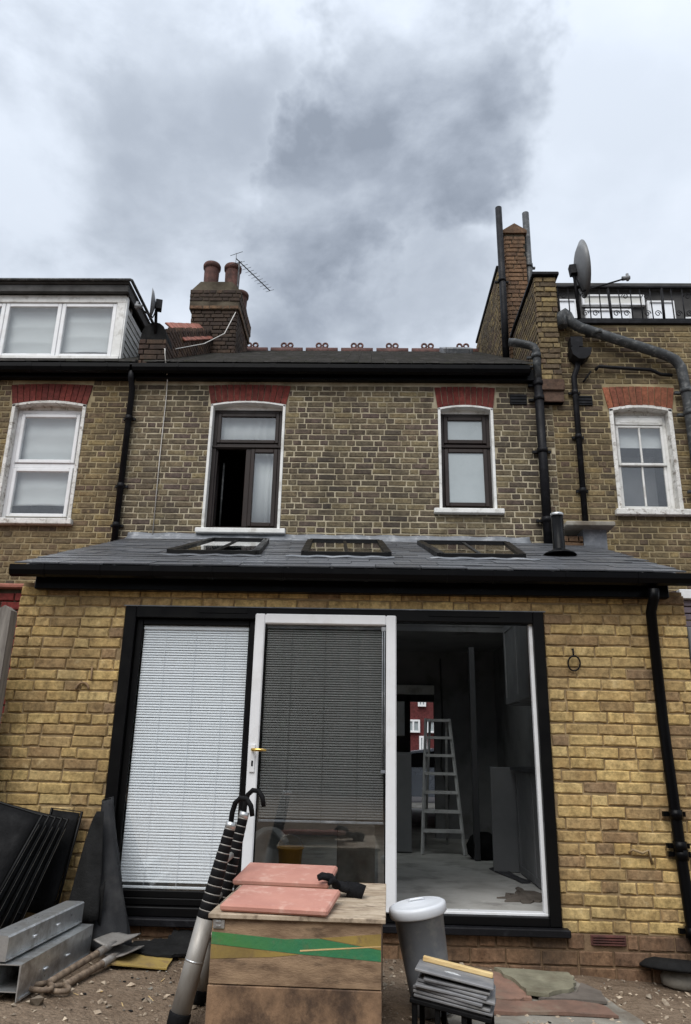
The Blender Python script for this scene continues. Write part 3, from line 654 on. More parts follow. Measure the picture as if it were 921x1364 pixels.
for (x, y, h_) in ((-2.80, 5.88, .62), (-2.43, 5.9, .60), (-2.68, 6.4, .44), (-2.37, 6.42, .40)):
    MB().lathe([(.145, 0), (.135, .06), (.125, .1), (.132, h_-.12), (.132, h_-.1), (.152, h_-.09), (.156, h_-.03), (.142, h_), (.11, h_), (.10, h_-.2)], (x, y, 7.53), 20).build("chimney_pot", m_pot, chim)
# party parapet between left and middle house
b = MB(); PX0, PX1 = -2.94, -2.65
prof = [(3.28, 4.5), (3.28, 5.06), (3.5, 5.22), (5.62, roofz(5.62)+.42), (5.62, 5.0)]
pw = b.prism(prof, 'x', PX0+.012, PX1-.012).build("parapet", m_mortar_d, house)
lay_bricks(house, pw, (PX1, 3.28, 4.6), 90, 2.34, 2.1, m_chim, seed=33, prof=lambda z: [(max(0, (z+4.6-.46-roofz(3.28))/RP-.0), 2.34)])
lay_bricks(house, pw, (PX0, 3.28, 4.6), 0, PX1-PX0, .5, m_chim, seed=34)
for k in range(9):
    y0 = 3.86+k*.2; z0 = roofz(y0)+.45
    MB(T(PX1-.12, y0, z0-.02, math.degrees(math.atan(RP))) @ T(0, 0, 0, 0, 42, 0)).box(-.16, .21, 0, .225, 0, .025+.004*(k % 2), .006).build("coping_tile", m_coping, pw)
b = MB(); n = 8
poly = [(-2.965, 4.52), (-2.63, 4.52), (-2.63, 5.1)]+[(-2.80+.165*cos(a*pi/n), 5.1+.20*sin(a*pi/n)) for a in range(1, n)]+[(-2.965, 5.1)]
b.prism([(x_, z_-.03) for x_, z_ in poly], 'y', 3.13, 3.42).build("kneeler", m_felt, pw)
lay_bricks(house, pw, (-2.975, 3.12, 4.56), 0, .355, .48, m_chim, seed=91, bond="stretch"); lay_bricks(house, pw, (-2.63, 3.12, 4.56), 90, .30, .48, m_chim, seed=92)

# ------------------------------------------------------------------ left house
left = thing("terraced_house", "left-hand brick house with a white dormer in its roof and white sash window below", "house", (-4.6, YW, -1.2), "houses of the terrace")
LX0 = -6.4; HL = (-4.53, -3.585, 2.575, 4.165); AL = (-4.58, -3.53, 4.08, 4.40)
backing(MB(), LX0, XL-.002, YW+.003, YW+.25, 1.2, 4.60, [HL]).build("wall", m_mortar_b, left)
lay_bricks(left, left, (LX0, YW, 1.3), 0, XL-LX0, 3.16, m_old2, [sh(h, LX0, 1.3) for h in (HL, AL)], seed=8, joint=.015, out=.002)
arch(left, -4.54, -3.575, 4.105, .055, .27, YW, m_redarch, 13)
reveal(left, HL, m_flaky, YW, 4.105, .055, t=.04, dep=.13)
wf = frame(MB(), -4.49, -3.625, 2.58, 4.07, yf, yf+.07, .05, (), (3.31,), .06, ).build("window", m_upvc, left)
for z0, z1 in ((3.345, 4.015), (2.635, 3.275)):
    frame(MB(), -4.435, -3.68, z0, z1, yf-.014, yf+.04, .045).build("sash", m_upvc, wf)
    MB().box(-4.395, -3.72, yf+.006, yf+.012, z0+.04, z1-.04).build("pane", m_glass, wf)
def roman(x0, x1, z0, z1, y):
    """fabric blind with shallow horizontal folds"""
    return MB().grid(6, 40, lambda u, v: (x0+(x1-x0)*u, y+.012*abs(sin(v*(z1-z0)/.24*pi))+.004*sin(u*7+v*5), z0+(z1-z0)*v+.012*sin(u*pi)*(1-v)), .002)
roman(-4.44, -3.67, 2.80, 4.02, yf+.075).build("blind", m_curtain, wf)
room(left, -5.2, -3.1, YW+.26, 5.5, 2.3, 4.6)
MB().box(-4.60, -3.545, YW-.08, YW+.13, 2.50, 2.572, .008).build("sill", m_flaky, left)
MB().box(LX0, XL, YW-.10, YW-.004, 4.44, 4.60, .006).build("fascia", m_black, left)
gutter(left, LX0, XL-.01, YW-.165, 4.535, .058, m_black, (-4.3,), (-5.3, -4.8, -3.9, -3.3))
rfl = roof_courses(LX0, PX0-.01, 3.0, RY, 24, 5).build("roof", m_oldtile, left)
MB().prism([(2.99, roofz(2.99)-.03), (RY, roofz(RY)-.03), (RY+4, roofz(RY)-2.4), (RY+4, 4.4), (2.99, 4.575)], 'x', LX0, PX0-.012).build("roof_deck", m_dark, rfl)
# dormer
DY, DX1, DZ0, DZ1 = 3.42, -3.32, 4.86, 5.86
dm = MB(); dm.box(-6.3, DX1-.06, 5.0, 5.1, 4.9, 5.9)
dm.box(-6.4, DX1+.05, DY-.12, 6.2, DZ1+.115, DZ1+.165, .01)
dm = dm.build("dormer", m_roofdark, left)
MB().box(-6.4, DX1+.04, DY-.10, DY-.03, DZ1+.0, DZ1+.11, .006).build("fascia", m_roofdark, dm)
MB().box(DX1+.005, DX1+.04, DY-.02, 6.1, DZ1-.02, DZ1+.11, .006).build("fascia", m_roofdark, dm)
MB().tube([(-6.4, DY-.14, DZ1+.16), (DX1+.07, DY-.14, DZ1+.16), (DX1+.08, DY-.12, DZ1+.165), (DX1+.08, 6.1, DZ1+.165)], .022, 8).build("drip_edge", m_greypipe, dm)
wb = MB(); xs = [-6.25, -5.62, -4.98, -4.20, -3.44]
wb.box(-6.4, DX1, DY-.02, DY+.06, DZ1-.115, DZ1-.005, .005); wb.box(-6.4, DX1, DY-.05, DY+.06, DZ0, DZ0+.05, .005); wb.box(DX1-.115, DX1, DY-.02, DY+.05, DZ0+.05, DZ1-.115, .005)
wb = wb.build("window_frame", m_whitepaint, dm)
for i in range(4):
    x0, x1 = xs[i], xs[i+1]
    frame(MB(), x0+.003, x1-.003, DZ0+.052, DZ1-.118, DY, DY+.05, .055).build("sash", m_upvc, dm)
    MB().box(x0+.05, x1-.05, DY+.02, DY+.026, DZ0+.10, DZ1-.165).build("pane", m_glass, dm)
    roman(x0+.02, x1-.02, DZ0+(.17 if i == 3 else .08), DZ1-.12, DY+.10).build("blind", m_curtain, dm)
for k in range(9):
    z0 = DZ0-.02+k*.098
    y1 = min(6.1, 3.0+(z0-4.74)/RP+.9)
    MB().prism([(DX1-.022, z0), (DX1+.006, z0), (DX1-.006, z0+.108), (DX1-.022, z0+.108)], 'y', DY+.06, 5.3).build("cladding_board", m_clad, dm)
MB().box(DX1-.004, DX1+.018, DY-.012, DY+.062, DZ0, DZ1-.02, .004).build("corner_board", m_whitepaint, dm)
MB().box(-6.3, DX1-.03, DY+.3, DY+.34, DZ0-.1, DZ1).build("back_panel", m_room, dm)

# ------------------------------------------------------------------ right house
right = thing("terraced_house", "right-hand brick house with roof terrace railings above an orange-arched white sash window", "house", (3.5, YW, -1.2), "houses of the terrace")
RX1 = 6.2; HR = (3.0, 3.765, 2.785, 4.165); AR = (2.94, 3.83, 4.08, 4.42)
backing(MB(), XR+.002, RX1, YW+.003, YW+.25, .6, 5.30, [HR]).build("wall", m_mortar_b, right)
lay_bricks(right, right, (XR, YW, .7), 0, RX1-XR, 4.6, m_old2, [sh(h, XR, .7) for h in (HR, AR)], seed=12, joint=.014, out=.002)
arch(right, 2.985, 3.78, 4.105, .05, .29, YW, m_orange, 11, .05)
reveal(right, HR, m_flaky, YW, 4.105, .055, t=.045, dep=.14)
wf = frame(MB(), 3.045, 3.72, 2.79, 4.07, yf+.01, yf+.07, .045).build("window", m_whitepaint, right)
MB().box(3.09, 3.675, yf-.02, yf+.03, 3.93, 4.026, .004).box(3.15, 3.62, yf-.025, yf-.018, 3.955, 3.965).build("head_panel", m_whitepaint, wf)
for z0, z1, yo in ((3.39, 3.93, 0), (2.835, 3.43, .025)):
    frame(MB(), 3.088, 3.677, z0, z1, yf-.005+yo, yf+.03+yo, .035, (3.3825,), (), .022).build("sash", m_whitepaint, wf)
    for x0, x1 in ((3.12, 3.372), (3.393, 3.645)): MB().box(x0, x1, yf+.01+yo, yf+.015+yo, z0+.033, z1-.033).build("pane", m_glass, wf)
MB().box(3.08, 3.68, yf+.09, yf+.095, 3.66, 4.0).build("blind", m_curtain, wf)
MB().box(3.08, 3.68, yf+.4, yf+.42, 2.7, 3.66).build("curtain", m_cab, wf)
room(right, 2.6, 4.2, YW+.26, 5.5, 2.4, 4.6)
MB().box(2.95, 3.95, YW-.08, YW+.13, 2.705, 2.78, .008).build("sill", m_flaky, right)
air_vent(right, 2.70, 4.21, YW-.004, .2, .13)
# parapet top, deck and terrace railing
MB().box(2.44, RX1, YW-.04, YW+.26, 5.303, 5.365, .008).build("parapet_coping", m_blackold, right)
MB().box(XR+.15, RX1, YW+.26, 8, 5.2, 5.29).build("terrace_deck", m_roofdark, right)
rl = MB(); rl.box(2.44, RX1, YW+.05, YW+.09, 5.90, 5.935, .006); rl.box(2.44, RX1, YW+.055, YW+.085, 5.42, 5.44, .004)
rl = rl.build("railing", m_blackold, right)
r_ = random.Random(3)
for k in range(24):
    x = 2.50+k*.135
    MB().tube([(x, YW+.07, 5.365), (x+r_.uniform(-.015, .015), YW+.07, 5.91)], .008 if k % 5 else .018, 6).build("baluster", m_blackold, rl)
    if k % 3 != 1:
        for zc_, s_ in ((5.52, 1), (5.78, -1)):
            if k % 2 and s_ < 0: continue
            pts = [(x+.067+.045*(1-a/14)*cos(a*.75)*s_, YW+.07, zc_+.05*(1-a/16)*sin(a*.75)) for a in range(12)]
            MB().tube(pts, .006, 5).build("scroll", m_blackold, rl)
# rooftop room behind the railing
dr = MB().box(2.62, RX1, 4.2, 7.5, 5.29, 6.50).build("roof_room", m_roofdark, right)
MB().box(2.5, RX1, 4.10, 7.6, 6.50, 6.57, .01).build("roof", m_roofdark, dr)
for (x0, x1, z0, z1, mt) in ((2.64, 3.02, 5.85, 6.32, m_upvc), (3.13, 3.79, 5.85, 6.16, m_upvc), (3.10, 4.0, 6.22, 6.40, m_cream), (4.03, 4.42, 5.85, 6.30, m_upvc), (4.55, 5.2, 5.85, 6.03, m_upvc)):
    f_ = frame(MB(), x0, x1, z0, z1, 4.14, 4.2, .035).build("window", m_upvc, dr); MB().box(x0+.03, x1-.03, 4.16, 4.18, z0+.03, z1-.03).build("pane", m_cream if mt is m_cream else m_slatw, f_)
# party wall with stack and flue pipes
P0, P1 = 2.16, 2.43
b = MB(); b.box(P0+.012, P1-.012, YW-.09, 4.7, 4.15, 5.96); b.box(2.06, 2.46, 4.92, RY+.1, 4.6, 7.42); b.box(2.13, 2.43, 4.62, 4.94, 5.0, 7.82)
pwall = b.build("party_wall", m_mortar_d, right)
lay_bricks(right, pwall, (P0, YW-.10, 4.45), 0, P1-P0, 1.5, m_old2, seed=41, bond='stretch')
lay_bricks(right, pwall, (P0, 4.7, 4.6), -90, 1.6, 1.35, m_old2, seed=42)
lay_bricks(right, pwall, (P1, YW-.10, 5.2), 90, 1.6, .75, m_old2, seed=43)
lay_bricks(right, pwall, (2.05, RY+.1, 5.1), -90, RY+.1-4.92, 2.32, m_old2, seed=44)
lay_bricks(right, pwall, (2.12, 4.61, 5.6), 0, .32, 2.22, m_plinth, seed=45, bond='mixed')
lay_bricks(right, pwall, (2.12, 4.93, 5.6), -90, .32, 2.22, m_plinth, seed=46, bond='mixed')
b = MB(); b.box(P0-.01, P1+.01, YW-.13, YW+.0, 4.30, 4.45, .008); b.box(P0+.01, P1, YW-.10, YW+.0, 4.15, 4.30, .008); b.build("corbel", m_chim, pwall)
MB().box(P0-.04, P1+.04, YW-.15, 4.7, 5.96, 6.01, .01).build("coping", m_blackold, pwall)
MB().box(2.03, 2.49, 4.93, RY+.12, 7.42, 7.47, .01).build("coping", m_blackold, pwall)
MB().prism([(2.09, 7.82), (2.47, 7.82), (2.47, 7.87), (2.28, 8.0), (2.09, 7.87)], 'y', 4.58, 4.98).build("stack_cap", m_plinth, pwall)
downpipe(right, [(2.03, 4.52, 5.55), (2.035, 4.52, 6.4), (2.03, 4.52, 8.24)], .052, m_blackold, [(2.03, 4.52, 6.9)], "flue_pipe")
downpipe(right, [(2.50, 4.72, 5.4), (2.50, 4.72, 8.3)], .055, m_greypipe, [(2.50, 4.72, 7.3)], "flue_pipe")
downpipe(right, [(2.47, YW-.12, 5.2), (2.47, YW-.12, 5.38), (2.5, YW-.12, 5.40), (2.54, YW-.12, 5.36), (2.58, YW-.12, 5.26), (2.7, YW-.12, 5.18), (3.72, YW-.12, 4.80), (3.84, YW-.12, 4.73), (3.9, YW-.12, 4.62), (3.93, YW-.12, 4.2), (3.95, YW-.12, 1.5)], .065, m_greypipe, [(2.9, YW-.12, 5.105), (3.93, YW-.12, 4.3), (3.935, YW-.12, 4.0), (3.945, YW-.12, 3.0)], "soil_pipe")
b = MB(); b.prism([(2.53, 4.86), (2.79, 4.86), (2.77, 4.76), (2.70, 4.70), (2.62, 4.70), (2.55, 4.76)], 'y', YW-.20, YW-.02); b.box(2.55, 2.7, YW-.15, YW-.01, 4.9, 5.04); b.box(2.555, 2.64, YW-.18, YW-.15, 4.86, 4.91)
b.build("hopper", m_blackold, right)
downpipe(right, [(2.64, YW-.09, 4.72), (2.62, YW-.08, 4.62), (2.58, YW-.06, 4.52), (2.575, YW-.06, 2.5)], .036, m_blackold, [(2.577, YW-.06, 4.3), (2.577, YW-.06, 3.7), (2.576, YW-.06, 3.0)])
downpipe(right, [(2.86, YW-.05, 4.62), (2.9, YW-.06, 4.665), (3.55, YW-.06, 4.62), (3.66, YW-.06, 4.56), (3.8, YW-.07, 4.54)], .022, m_blackold, (), "waste_pipe")
downpipe(right, [(2.70, YW-.03, 4.46), (2.80, YW-.05, 4.60)], .012, m_blackold, (), "waste_pipe")
# upstand between the two rear roofs
us = MB().box(2.42, 2.68, 2.75, YW-.004, 1.7, 2.40).build("upstand", m_lead, right); MB().box(2.20, 2.74, 2.60, YW-.006, 2.40, 2.455, .01).build("coping", m_concrete, us)
lay_bricks(right, us, (2.2, 2.76, 2.18), 0, .22, .22, m_plinth, seed=77)

# ------------------------------------------------------------------ rear extension
ext = thing("rear_extension", "yellow brick single-storey extension with slate roof and wide sliding doors", "extension", (-.1, 0, -1.25))
EX0, EX1, EZT = -2.53, 2.27, 1.125
DH = (-1.735, 1.262, -1.09, .958)
backing(MB(), EX0+.01, EX1-.01, .008, .25, -1.5, 1.12, [DH]).build("wall", m_mortar_y, ext)
EB = -1.075
lay_bricks(ext, ext, (EX0, 0, EB), 0, EX1-EX0, EZT-EB+.03, m_yellow, [sh(DH, EX0, EB)], seed=5, bond='mixed', rough=.0035, c=.007, proud=.006, jitter=.008, joint=.009, out=.001)
MB().box(EX0+.01, EX1-.01, -.004, .006, -1.5, EB-.002).build("plinth", m_mortar_p, ext)
lay_bricks(ext, ext, (EX0, -.008, EB-.36), 0, EX1-EX0, .36, m_plinth, [(1.43-EX0, 1.66-EX0, .29, .36)], seed=6, bond='stretch', course=.09, c=.004, rough=.003)
b = MB().box(1.435, 1.655, -.012, .01, -1.14, -1.08, .003)
for k in range(4): b.box(1.445, 1.645, -.024, -.010, -1.135+k*.0145, -1.128+k*.0145)
b.build("air_brick", m_vent, ext)
# lintel course line of light mortar above the frame: soldier strip
MB().box(-1.75, 1.28, -.012, .0, .958, .965).build("lintel_edge", m_lead, ext)
# side walls of the shell
MB().box(EX0+.012, EX0+.24, .252, YW, -1.5, 1.1).box(EX1-.24, EX1-.012, .252, YW, -1.5, 1.1).build("side_wall", m_mortar_y, ext)
# roof: deck, slates, verge
RS = .336
def ez(y): return 1.215+(y+.16)*RS
def vx0(y): return -2.535-.095*(y+.16)
def vx1(y): return 2.245+.10*(y+.16)
YT = YW-.03
RL = [(-1.66, -.93, -1.70, -1.10), (-.52, .18, -.62, .14), (.62, 1.30, .58, 1.52)]   # front x0 x1, back x0 x1
RY0, RY1 = .74, 2.55
dk = MB()
def panel(x00, x01, y0, x10, x11, y1, t0=-.05, t1=-.012):
    """piece of the roof deck between two depths, following the slope"""
    dk.add([(x00, y0, ez(y0)+t0), (x01, y0, ez(y0)+t0), (x11, y1, ez(y1)+t0), (x10, y1, ez(y1)+t0), (x00, y0, ez(y0)+t1), (x01, y0, ez(y0)+t1), (x11, y1, ez(y1)+t1), (x10, y1, ez(y1)+t1)],
           [(0, 3, 2, 1), (4, 5, 6, 7), (0, 1, 5, 4), (1, 2, 6, 5), (2, 3, 7, 6), (3, 0, 4, 7)])
panel(vx0(-.12)+.01, vx1(-.12)-.01, -.12, vx0(RY0)+.01, vx1(RY0)-.01, RY0)
panel(vx0(RY1)+.01, vx1(RY1)-.01, RY1, vx0(YT)+.01, vx1(YT)-.01, YT)
_e0 = [vx0(RY0)+.01]+[v for q in RL for v in (q[0]+.02, q[1]-.02)]+[vx1(RY0)-.01]
_e1 = [vx0(RY1)+.01]+[v for q in RL for v in (q[2]+.02, q[3]-.02)]+[vx1(RY1)-.01]
for q in range(0, 8, 2): panel(_e0[q], _e0[q+1], RY0, _e1[q], _e1[q+1], RY1)
deck = dk.build("roof", m_room, ext)
for x0, x1 in ((EX0+.012, EX0+.24), (EX1-.24, EX1-.012)):
    MB().prism([(.252, 1.1), (YW-.01, 1.1), (YW-.01, ez(YW)-.06), (.252, ez(.252)-.06)], 'x', x0, x1).build("side_wall", m_room, ext)
MB().box(-2.3, 2.03, YW-.008, YW+.0, 1.36, 2.25).build("inner_wall", m_room, ext)
NR, EXPO = 15, (YT+.16)/15
slate_meshes = []
for k in range(6):
    r_ = random.Random(k); j = lambda a: r_.uniform(-a, a)
    vs = [(-.5+j(.006), 0+j(.006), 0), (.5+j(.006), 0+j(.006), 0), (.5, 1, 0), (-.5, 1, 0)]; vs = vs+[(a, b_, 1+j(.15)) for a, b_, _ in vs]
    slate_meshes.append(MB().add(vs, [(0, 3, 2, 1), (4, 5, 6, 7), (0, 1, 5, 4), (1, 2, 6, 5), (2, 3, 7, 6), (3, 0, 4, 7)]).mesh("slate", m_slate))
rng = random.Random(11); slates = []
for r in range(NR):
    y0 = -.16+r*EXPO; L = EXPO*1.35
    if y0+L > YT: L = YT-y0
    x = vx0(y0)-(.16 if r % 2 else 0); xe = vx1(y0)
    while x < xe:
        a, b_ = max(x, vx0(y0)), min(x+.325, xe); x += .325
        if b_-a < .04: continue
        ym = y0+EXPO*.5
        skip = False
        if RY0-.05 < ym < RY1:
            for q in RL:
                u = (ym-RY0)/(RY1-RY0); l_, r2 = q[0]+(q[2]-q[0])*u, q[1]+(q[3]-q[1])*u
                if a > l_-.02 and b_ < r2+.02: skip = True
        if skip: continue
        slates.append((a, b_, y0+rng.uniform(-.006, .006), L))
ang = math.atan(RS)
for i, (a, b_, y0, L) in enumerate(slates):
    o = bpy.data.objects.new("slate", slate_meshes[rng.randrange(6)]) if i < 300 else None
    lift_ = .010+rng.uniform(0, .006)
    mm = T((a+b_)/2, y0, ez(y0)+lift_, math.degrees(ang)-1.2+rng.uniform(-.3, .3), 0, rng.uniform(-.4, .4)) @ Matrix.Diagonal(((b_-a)-.005, L/cos(ang), .009, 1))
    if o: COL.objects.link(o); o.matrix_basis = mm; attach(o, deck)
    else: slates[i] = mm
rest = [s_ for s_ in slates if isinstance(s_, Matrix)]
if rest:
    b = MB()
    for k, mm in enumerate(rest):
        me = slate_meshes[k % 6]; b.M = mm; b.add([v.co.copy() for v in me.vertices], [list(p.vertices) for p in me.polygons])
    o = b.build("slate", m_slate, deck); o['kind'] = 'stuff'
for q in RL:
    f0 = MB(); P = lambda x, y, dz: Vector((x, y, ez(y)+dz))
    def bar(p, q_, wd, h0, h1):
        p2, q2 = Vector(p), Vector(q_); dd = (q2-p2); side = Vector((-dd.y, dd.x, 0)).normalized()*wd/2
        c8 = [P((p2+s1*side).x, (p2+s1*side).y, hh) for hh in (h0, h1) for s1 in (-1, 1)]+[P((q2+s1*side).x, (q2+s1*side).y, hh) for hh in (h0, h1) for s1 in (-1, 1)]
        f0.add(c8, [(0, 1, 3, 2), (4, 6, 7, 5), (0, 4, 5, 1), (2, 3, 7, 6), (0, 2, 6, 4), (1, 5, 7, 3)])
    A, B, C_, D_ = (q[0], RY0, 0), (q[1], RY0, 0), (q[3], RY1, 0), (q[2], RY1, 0)
    bar(A, B, .065, 0, .062); bar(D_, C_, .075, 0, .07); bar(A, D_, .06, 0, .066); bar(B, C_, .06, 0, .066)
    rfl_ = f0.build("rooflight", m_blackframe, ext)
    f0 = MB(); bar(((q[0]+q[1])/2, RY0+.03, 0), ((q[2]+q[3])/2, RY1-.03, 0), .03, .035, .056); f0.build("glazing_bar", m_blackframe, rfl_)
    g_ = MB(); va = [P(*A[:2], .040), P(*B[:2], .040), P(*C_[:2], .040), P(*D_[:2], .040)]; vb = [v_+Vector((0, 0, .008)) for v_ in va]
    g_.add(va+vb, [(0, 3, 2, 1), (4, 5, 6, 7), (0, 1, 5, 4), (1, 2, 6, 5), (2, 3, 7, 6), (3, 0, 4, 7)]).build("pane", m_glassdark, rfl_)
# lead flashing
b = MB().grid(60, 3, lambda u, v: (-2.86+4.78*u, YW-.016-.10*(1-v)**2-.004*sin(u*90), ez(YW-.12)+.015+.105*v+.006*sin(u*70)*v), .004)
b.build("flashing", m_lead, ext)
for k, (x0, x1) in enumerate(((-1.76, -.87), (-.67, .23), (.52, 1.42))):
    MB().grid(14, 2, lambda u, v: (x0+(x1-x0)*u, RY0-.05-.09*v, ez(RY0-.05-.09*v)+.03-.006*v+.004*sin(u*25)), .003).build("apron", m_lead if k else m_slate, ext)
# gutter, fascia, downpipe
MB().box(-2.40, 2.14, -.075, -.004, 1.062, 1.205, .005).build("fascia", m_black, ext)
MB().box(-2.42, 2.16, -.15, -.0, 1.19, 1.20).build("soffit", m_black, ext)
gutter(ext, -2.54, 2.75, -.165, 1.172, .043, m_black, (-1.55, .6), (-2.3, -1.9, -1.1, -.6, 0, .9, 1.4, 1.9))
dp = downpipe(ext, [(2.0, -.165, 1.11), (2.0, -.15, 1.04), (2.0, -.07, .96), (2.005, -.065, .2), (2.03, -.065, -.6), (2.05, -.065, -1.06), (2.06, -.09, -1.12), (2.06, -.16, -1.16)], .036, m_black, [(2.025, -.065, -.36), (2.03, -.065, -.55), (2.033, -.065, -.60), (2.05, -.065, -1.04)])
# flue through the slates
b = MB(); b.lathe([(.15, 0), (.13, .02), (.062, .05), (.054, .06), (.054, .37), (.05, .37), (.045, .3)], (1.73, 1.2, ez(1.2)+.02), 20)
fl = b.build("flue", m_black, ext); MB().lathe([(.056, 0), (.058, .0), (.058, .025), (.04, .025)], (1.73, 1.2, ez(1.2)+.388), 20).build("flue_rim", m_galv, fl)
# wall hooks and stains
b = MB().tube([(1.45+.042*cos(a*pi/8), -.03-.012*sin(a*pi/8), .60+.05*sin(a*pi/8)) for a in range(16)], .006, 6, closed=True); b.tube([(1.45, 0.0, .70), (1.45, -.03, .70), (1.45, -.03, .65)], .006, 6)
b.build("wall_ring", m_blackold, ext)
b = MB().tube([(-1.93, -.01, .52), (-1.925, -.02, .46), (-1.92, -.02, .42)], .006, 6); b.tube([(-1.98+.045*cos(a*pi/8), -.014, .36+.05*sin(a*pi/8)) for a in range(9)], .008, 6)
b.build("wall_hook", m_mortar_p, ext)
b = MB().tube([(1.72, -.01, -.60), (1.74, -.03, -.58), (1.80, -.03, -.60), (1.84, -.03, -.58), (1.86, -.01, -.66)], .009, 6); b.build("wall_bracket", m_mortar_y, ext)
# ---- door set
dfm = MB()
dfm.box(-1.735, -1.655, -.02, .10, -1.045, .957, .005); dfm.box(1.185, 1.262, -.02, .10, -1.045, .957, .005)
dfm.box(-1.655, 1.185, -.02, .10, .875, .957, .005); dfm.box(-1.655, 1.185, -.02, .10, -1.045, -.99, .005)
dfm.box(-1.2, -.85, -.026, -.02, .915, .93); dfm.box(.45, .95, -.026, -.02, .915, .93)
dfm = dfm.build("door_frame", m_blackframe, ext)
MB().box(-1.77, 1.30, -.075, .10, -1.092, -1.047, .006).build("door_sill", m_blackold, ext)
MB().box(.222, 1.185, .012, .09, -.99, -.972, .003).build("track", m_upvc, dfm)
MB().box(1.160, 1.185, .015, .06, -.972, .875, .003).build("jamb_liner", m_upvc, dfm)
lp = frame(MB(), -1.654, -.79, -.988, .874, .02, .075, .045).box(-1.61, -.835, .022, .073, -.943, -.90, .004).build("sliding_panel", m_blackframe, ext)
MB().box(-1.61, -.835, .03, .036, -.90, .83).build("pane", m_glass, lp)
def blind(parent, x0, x1, z0, z1, y, mt, tilt, pitch=.0165, rail=None):
    bl = MB().box(x0+.003, x1-.003, y-.014, y+.014, z1-.03, z1, .003).box(x0+.003, x1-.003, y-.008, y+.008, z0, z0+.016, .003)
    bl.build("blind_rail", rail or mt, parent)
    n = int((z1-z0-.05)/pitch); prof = [(-.0105, -.0012), (-.005, .0010), (0, .0018), (.005, .0010), (.0105, -.0012)]
    vs = [(sx*(x1-x0-.012)/2, a, c_) for sx in (-1, 1) for a, c_ in prof]
    fs = [(i, i+1, 6+i, 5+i) for i in range(4)]
    me = MB().add(vs, fs, True).mesh("slat", mt); r_ = random.Random(n)
    for k in range(n):
        o = bpy.data.objects.new("slat", me); COL.objects.link(o)
        o.matrix_basis = T((x0+x1)/2, y, z1-.038-k*pitch, tilt+r_.uniform(-5, 5), r_.uniform(-.06, .06), 0); attach(o, parent)
    for q in (.22, .5, .78):
        xx = x0+(x1-x0)*q; MB().box(xx-.001, xx+.001, y-.013, y-.012, z0, z1-.03).build("cord", mt, parent)
blind(lp, -1.607, -.838, -.895, .828, .055, m_slatw, 60, .018)
wd = frame(MB(), -.787, .217, -.985, .912, -.045, .018, .072, c=.008).build("sliding_panel", m_upvc, ext); wd['label'] = "white framed glass panel"
MB().box(-.722, .152, -.018, -.012, -.92, .845).build("pane", m_glass, wd)
MB().box(-.718, -.708, -.03, -.008, -.918, .843).box(.138, .148, -.03, -.008, -.918, .843).box(-.708, .138, -.03, -.008, -.918, -.905).build("gasket", m_rubber, wd)
blind(wd, -.706, .136, -.47, .842, .004, m_slatg, 58, .0165, m_lead)
b = MB().tube([(.120, -.030, .80), (.120, -.030, -.13)], .004, 6); b.tube([(.135, -.030, .80), (.135, -.030, -.13)], .004, 6); b.box(.112, .143, -.036, -.024, .80, .83, .002); b.box(.112, .143, -.036, -.024, -.15, -.13, .002)
b.build("blind_slider", m_lead, wd)
hd = MB().box(-.770, -.735, -.055, -.045, -.16, .02, .003).build("handle_plate", m_upvc, wd)
MB().tube([(-.752, -.045, -.015), (-.752, -.085, -.015), (-.745, -.095, -.015), (-.70, -.098, -.016), (-.655, -.095, -.018)], [.010, .010, .011, .010, .008], 10).build("handle", m_brass, wd)
MB().box(-.758, -.746, -.058, -.054, -.12, -.085, .001).build("keyhole", m_blackold, wd)
# ---- inside
sh_ = MB()
sh_.box(.93, 2.3, 5.0, 5.12, -1.06, 1.3); sh_.box(-2.4, -.1, 5.0, 5.12, -1.06, 1.3); sh_.box(-.1, .93, 5.0, 5.12, .84, 1.3)
sh_.box(-2.4, 2.3, YW, 10.2, 1.3, 1.36)
sh_.box(2.02, 2.28, YW, 10.2, -1.06, 1.3); sh_.box(-2.5, -2.34, YW, 10.2, -1.06, 1.3)
sh_.box(1.42, 2.02, 5.12, 9.9, -1.06, 1.3); sh_.box(-.4, -.2, 5.12, 9.9, -1.06, 1.3)
sh_.box(1.75, 2.02, .27, 5.0, -1.06, 1.3); sh_.box(-2.28, -2.2, .27, 5.0, -1.06, 1.3)
sh_.box(-2.5, .90, 9.9, 10.1, -1.06, 3.3); sh_.box(1.42, 2.3, 9.9, 10.1, -1.06, 3.3); sh_.box(.90, 1.42, 9.9, 10.1, .93, 3.3)
inn = sh_.build("inner_wall", m_room, house)
MB().box(-2.4, 2.3, .10, 10.1, -1.30, -1.06).build("floor", m_screed, ext)
MB().box(-.1, .925, 4.90, 5.0, .72, .838, .005).build("door_head", m_whitepaint, house)

